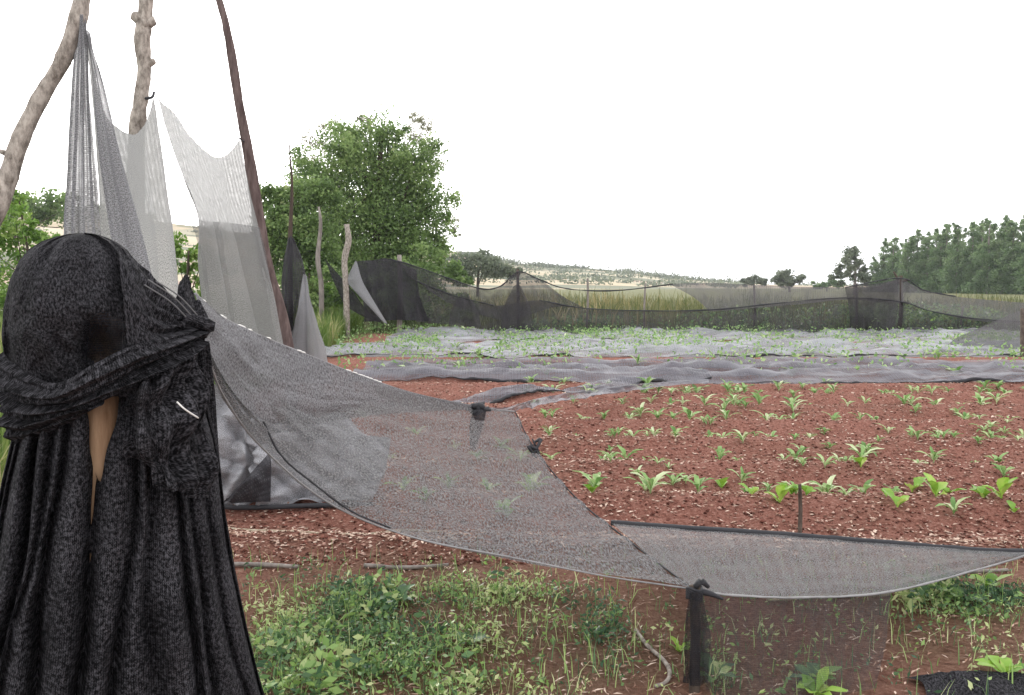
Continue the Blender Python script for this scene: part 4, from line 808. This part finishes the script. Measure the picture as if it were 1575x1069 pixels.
# ------------------------------------------------------------------ black net bundle on its post
fdir = np.array([.41, -.912, 0]); O = np.array([-1.0, 2.2, 0.0]); fdir /= np.linalg.norm(fdir); rdir = np.array([-fdir[1], fdir[0], 0])
def Bp(px, py, k=0.0):
    r = ray(px, py); t = ((O + fdir*k - CAM) @ fdir)/(r @ fdir); return CAM + r*t
post = Bp(157, 640, .09)
V, Fq, U = tube([[post[0], post[1], -.05], [post[0]+.004, post[1], .6], [post[0]-.004, post[1], 1.1], Bp(160, 590, .05), Bp(164, 480, -.09)], [.045, .044, .042, .042, .036], 14, 30, rough=.08)
obj('wooden_post', V, clean(Fq), M['wood'], uv=U, label='peeled wooden post showing through the gap in the black net bundle', cat='post')
root = thing('net_bundle', O, 'black shade net bundled and tied like a hooded cloak round a post', 'net bundle')
def body(rowsY, left, right, bdep, fold, nth=260, name='skirt', nrows=120, hole=None, mt='black', slit=None):
    yy = np.linspace(rowsY[0], rowsY[-1], nrows); L_ = np.interp(yy, rowsY, left); R_ = np.interp(yy, rowsY, right); bd = np.interp(yy, rowsY, bdep)
    th = np.linspace(-math.pi, math.pi, nth, endpoint=False)
    V = np.zeros((nrows, nth, 3)); PXs = np.zeros((nrows, nth))
    for i, py in enumerate(yy):
        mid, hw = (L_[i]+R_[i])/2, (R_[i]-L_[i])/2
        df = fold(th, (py-rowsY[0])/(rowsY[-1]-rowsY[0]), py)
        px = mid + hw*np.sin(th)*(1 + .0*df); PXs[i] = px
        kk = bd[i]*np.cos(th)*(1 if True else 1) + df*np.where(np.cos(th) > -.2, 1, -.6)
        c = Bp(mid, py, 0)
        # lateral from the silhouette plane, depth along fdir: same height per ring
        rr = np.stack([(px - W/2)/F, np.full(nth, cp + (H/2-py)/F*sp_), np.full(nth, -sp_ + (H/2-py)/F*cp)], 1)
        s = ((CAM + rr*(((O - CAM) @ fdir)/(rr @ fdir))[:, None]) - c) @ rdir
        V[i] = c + rdir*s[:, None]*1.0 + fdir*kk[:, None]
    Fq = grid_faces(nrows, nth, True); C = V.reshape(-1, 3); thin = None
    def proj(q):
        rel = q - CAM; zc = rel @ np.array([0, cp, -sp_]); return W/2 + F*rel[:, 0]/zc, H/2 - F*(rel @ np.array([0, sp_, cp]))/zc
    if slit is not None:               # part the cloth: push both sides back to the edges of the slit, edges curled in
        front = ((C - O) @ fdir) > 0; ppx, ppy = proj(C); c, hwid = slit(ppy); u = ppx - c; ins = front & (np.abs(u) < hwid) & (hwid > 3)
        side = np.where(u < 0, -1, 1); near = front & (np.abs(u) < hwid + 26) & (hwid > 0)
        C = C + rdir*np.where(ins, (side*hwid - u)/679.0, 0)[:, None]
        C = C - fdir*np.where(near, .03*np.clip(1 - (np.abs(u)-hwid)/26, 0, 1)*np.clip(hwid/12, 0, 1), 0)[:, None]
        sf = np.where(ins, side, 0)[Fq]; Fq = Fq[~((sf.min(1) < 0) & (sf.max(1) > 0))]
        V = C.reshape(nrows, nth, 3)
    if hole is not None:
        fc = C[Fq].mean(1); front = ((fc - O) @ fdir) > 0; ppx, ppy = proj(fc); hm = front & hole(ppx, ppy); thin = Fq[hm]; Fq = Fq[~hm]
    arc = (th[None, :] + math.pi)*.32 + np.zeros((nrows, 1)); ln = np.concatenate([[0], np.cumsum(np.linalg.norm(np.diff(V[:, nth//2], axis=0), axis=1))])
    uvs = np.stack([arc, np.broadcast_to(ln[:, None], arc.shape)], -1).reshape(-1, 2)
    obj(name, C, Fq, M[mt], root, uv=uvs)
    if thin is not None:
        ids, inv = np.unique(thin, return_inverse=True); obj('thin_patch', C[ids], inv.reshape(thin.shape), M['veil'], root, uv=uvs[ids])
# skirt with deep irregular vertical folds
valleys = [(-3.1, .06, 0), (-2.55, .07, 0), (-2.0, .06, 0), (-1.6, .05, .12), (-1.30, .03, .16), (-1.12, .05, .10), (-.80, .10, -.02), (-.62, .04, -.04), (-.44, .09, -.16), (-.14, .10, -.26), (.28, .07, -.42), (.40, .03, -.2), (.60, .07, -.05), (.74, .03, .1), (.95, .03, .16), (1.25, .025, .12), (1.5, .05, .05), (2.0, .06, 0), (2.6, .06, 0), (3.19, .06, 0)]
def skirt_fold(th, f, py):
    pos = np.array([c + mv*(f-.1) + (.06*math.sin(f*5 + j*2.1) + .035*math.sin(f*12 + j*1.7))*min(1, f*4)*(1 if 1 < j < 18 else 0) for j, (c, a, mv) in enumerate(valleys)]); dep = np.array([a for c, a, mv in valleys])
    th = th + .22*fbm(th*1.6, f*3.2 + 0*th, 125, 3)*np.exp(-(th/1.6)**4)
    pos = np.maximum.accumulate(pos + np.arange(len(pos))*1e-4)
    j = np.clip(np.searchsorted(pos, th) - 1, 0, len(pos)-2); t = np.clip((th - pos[j])/np.maximum(pos[j+1]-pos[j], .02), 0, 1)
    A = 1.45*(.55 + .75*f)*(dep[j]*(1-t) + dep[j+1]*t)*(.7 + .6*noise(j*3.3, f*2.5 + 0*th, 122))
    d = A*(np.sin(np.pi*t)**.55*1.5 - 1)
    kink = .035*np.exp(-((th - .62 + .25*f)/.12)**2 - ((f-.42)/.07)**2)
    return d + kink + .02*fbm(th*5, f*11 + 0*th, 120) + .012*fbm(th*16, f*9 + 0*th, 121)
def gap(y):                           # slit through which the post shows
    return 158 - (y-612)*.06 + 2*np.sin(y*.07), np.interp(y, [596, 600, 614, 640, 700, 748, 749], [0, 18, 27, 23, 12, 1, 0])
body([590, 640, 680, 720, 800, 900, 1000, 1069, 1200, 1400], [18, 24, 14, 4, -12, -42, -72, -92, -120, -150], [312, 322, 332, 338, 346, 362, 381, 396, 430, 470], [.13, .15, .17, .18, .2, .23, .26, .28, .3, .32], skirt_fold, 340, 'skirt', 190, slit=gap)
# hood
def hood_fold(th, f, py):
    d = .09*fbm(th*2.2 + 5, f*3 + 0*th, 130) + .03*fbm(th*6, f*6 + 0*th, 131) + .012*np.sin(th*9 + 4*f + 5*fbm(th*2, f*3 + 0*th, 132))*np.clip(f*1.4 - .1, 0, 1)
    d = d + .03*np.exp(-((th - .5)/.16)**2)*np.clip(f*1.6 - .3, 0, 1) + .025*np.exp(-((th + .75 - .5*f)/.12)**2)*np.clip(f*1.5 - .2, 0, 1)
    d = d - .07*np.exp(-((th - .12)/.26)**2 - ((f-.75)/.16)**2) + .025*np.exp(-((th + .2)/.5)**2 - ((f-.45)/.2)**2)
    return d
def hood_hole(x, y): return ((x-160)/(36 + 5*np.sin(y*.13)))**2 + ((y-522)/(40 + 4*np.sin(x*.17)))**2 < 1
body([359, 361, 365, 372, 384, 402, 430, 470, 510, 550, 600], [120, 104, 86, 66, 46, 30, 16, 7, 4, 8, 22], [132, 150, 164, 180, 196, 208, 222, 240, 252, 262, 280], [.012, .04, .07, .10, .13, .16, .19, .21, .21, .19, .15], hood_fold, 220, 'hood', 130, hood_hole)
def bsheet(name, rows, nu, nv, wr, wf, seed, fold=None, mt='black', pin=False):
    pr = [[Bp(*q) for q in r] for r in rows]
    return sheet(name, pr, M[mt], nu, nv, wr, wf, seed, root, pin, fold, 'world')
# cape from hood to the knot
bsheet('cape', [[(170, 372, .02), (205, 398, .05), (245, 440, .06), (285, 478, .05), (302, 490, .03)], [(180, 400, .14), (212, 440, .16), (245, 470, .13), (282, 488, .09), (302, 496, .05)], [(190, 460, .21), (220, 490, .2), (250, 505, .16), (284, 500, .1), (302, 502, .05)], [(196, 530, .21), (225, 530, .2), (255, 522, .16), (284, 512, .1), (302, 508, .05)]], 70, 60, .012, (3, 5), 140, lambda u, v: .012*np.sin(v*26 + 3*fbm(u*2, v*3, 141))*u)
# wrap round the waist, rising to the knot, in three swathes
def roll(amp, k, s): return lambda u, v: amp*np.sin(v*math.pi) + .011*np.sin(v*k + 5*fbm(u*2.2, v*1.5, s))*np.sin(v*math.pi)**.5
for i, (up, lo_, kk) in enumerate([([(2, 540), (40, 572), (90, 588), (140, 562), (200, 532), (255, 516), (298, 504)], [(10, 600), (50, 622), (100, 622), (150, 602), (205, 572), (258, 545), (300, 520)], .22),
                                   ([(8, 580), (50, 606), (105, 612), (155, 596), (205, 572), (258, 545), (298, 518)], [(16, 640), (60, 650), (110, 640), (160, 616), (208, 594), (258, 566), (298, 530)], .20),
                                   ([(16, 618), (60, 638), (100, 634), (135, 622), (160, 612)], [(22, 682), (56, 672), (95, 656), (132, 636), (160, 618)], .19)]):
    m = len(up); dep = [kk*math.sin(.28 + 2.4*j/(m-1)*(1 if i < 2 else .62)) for j in range(m)]
    rows = []
    for t in np.linspace(0, 1, 4): rows.append([(a[0]*(1-t) + b[0]*t, a[1]*(1-t) + b[1]*t, dd) for a, b, dd in zip(up, lo_, dep)])
    bsheet('wrap_band', rows, 150, 40, .012, (8, 5), 150 + i, lambda u, v, i=i: -roll(.035, 17, 160 + i)(u, v))
# ruffle hanging from the knot and the ribbed side panel
bsheet('ruffle', [[(214, 575, .19), (245, 560, .18), (275, 540, .13), (300, 522, .06)], [(196, 610, .21), (235, 605, .21), (275, 590, .16), (306, 570, .08)], [(192, 645, .21), (232, 650, .22), (276, 650, .18), (310, 640, .09)], [(205, 690, .20), (240, 710, .22), (280, 720, .2), (316, 715, .1)], [(240, 720, .20), (262, 745, .21), (290, 758, .2), (320, 768, .11)]], 110, 90, .02, (6, 4), 170, lambda u, v: .02*np.sin(u*24 + 4*fbm(u*3, v*3, 171)) + .014*np.sin(v*16 + u*5))
bsheet('side_panel', [[(296, 518, .0), (308, 522, -.01), (320, 530, -.03)], [(298, 640, .02), (314, 640, .01), (331, 640, -.04)], [(296, 780, .06), (320, 780, .05), (346, 780, -.03)], [(292, 920, .12), (328, 920, .1), (366, 920, -.02)], [(286, 1080, .18), (340, 1080, .16), (398, 1080, 0)], [(280, 1380, .22), (360, 1380, .2), (462, 1380, 0)]], 60, 90, .008, (6, 3), 175, lambda u, v: .010*np.sin(u*20 + 2*fbm(u*2, v*3, 176)))
# pointed tuft, knot and cords
bsheet('tuft', [[(283, 424, .0), (286, 422, .0), (291, 426, .0)], [(272, 445, .02), (285, 442, .05), (298, 450, .0)], [(270, 478, .03), (288, 480, .07), (306, 482, .01)], [(274, 500, .03), (290, 504, .07), (308, 504, .02)]], 30, 30, .008, (4, 3), 180)
kc = Bp(293, 500, .08); g = []
for k in range(13):
    a = kc + RNG.normal(size=3)*[.018, .012, .016]; b = kc + RNG.normal(size=3)*[.03, .018, .022]; c = kc + RNG.normal(size=3)*[.026, .015, .022]; g.append(tube([a, b, c, a + RNG.normal(size=3)*.02], [.012, .016, .013, .009], 8, 14, rough=.4, seed=k))
V, Fq, U = merge(g); obj('knot', V, clean(Fq), M['black'], root, uv=U)
for a, b in (((228, 430), (300, 492)), ((240, 432), (306, 488)), ((222, 438), (296, 498))):
    V, Fq, U = tube([Bp(a[0], a[1], .15), Bp((a[0]+b[0])/2 + 3, (a[1]+b[1])/2 - 4, .14), Bp(b[0], b[1], .1)], .0018, 6, 14); obj('cord', V, clean(Fq), M['cord'], root)
V, Fq, U = tube([Bp(272, 618, .23), Bp(285, 630, .235), Bp(305, 643, .21)], .002, 6, 10); obj('cord', V, clean(Fq), M['pale_cord'], root)

# ------------------------------------------------------------------ thin haze over the valley
hm = bpy.data.materials.new('thin_haze'); hm.use_nodes = True; t = hm.node_tree; t.nodes.clear()
ho = t.nodes.new('ShaderNodeOutputMaterial'); pv = t.nodes.new('ShaderNodeVolumePrincipled')
pv.inputs['Color'].default_value = (.93, .95, 1, 1); pv.inputs['Density'].default_value = .0003; t.links.new(pv.outputs[0], ho.inputs['Volume'])
bx = np.array([[x, y, z] for z in (-6, 45) for y in (-25, 2800) for x in (-1800, 1800)], float)
obj('haze', bx, [(0, 2, 3, 1), (4, 5, 7, 6), (0, 1, 5, 4), (2, 6, 7, 3), (0, 4, 6, 2), (1, 3, 7, 5)], hm, smooth=False, kind='stuff', label='thin pale haze over the valley')
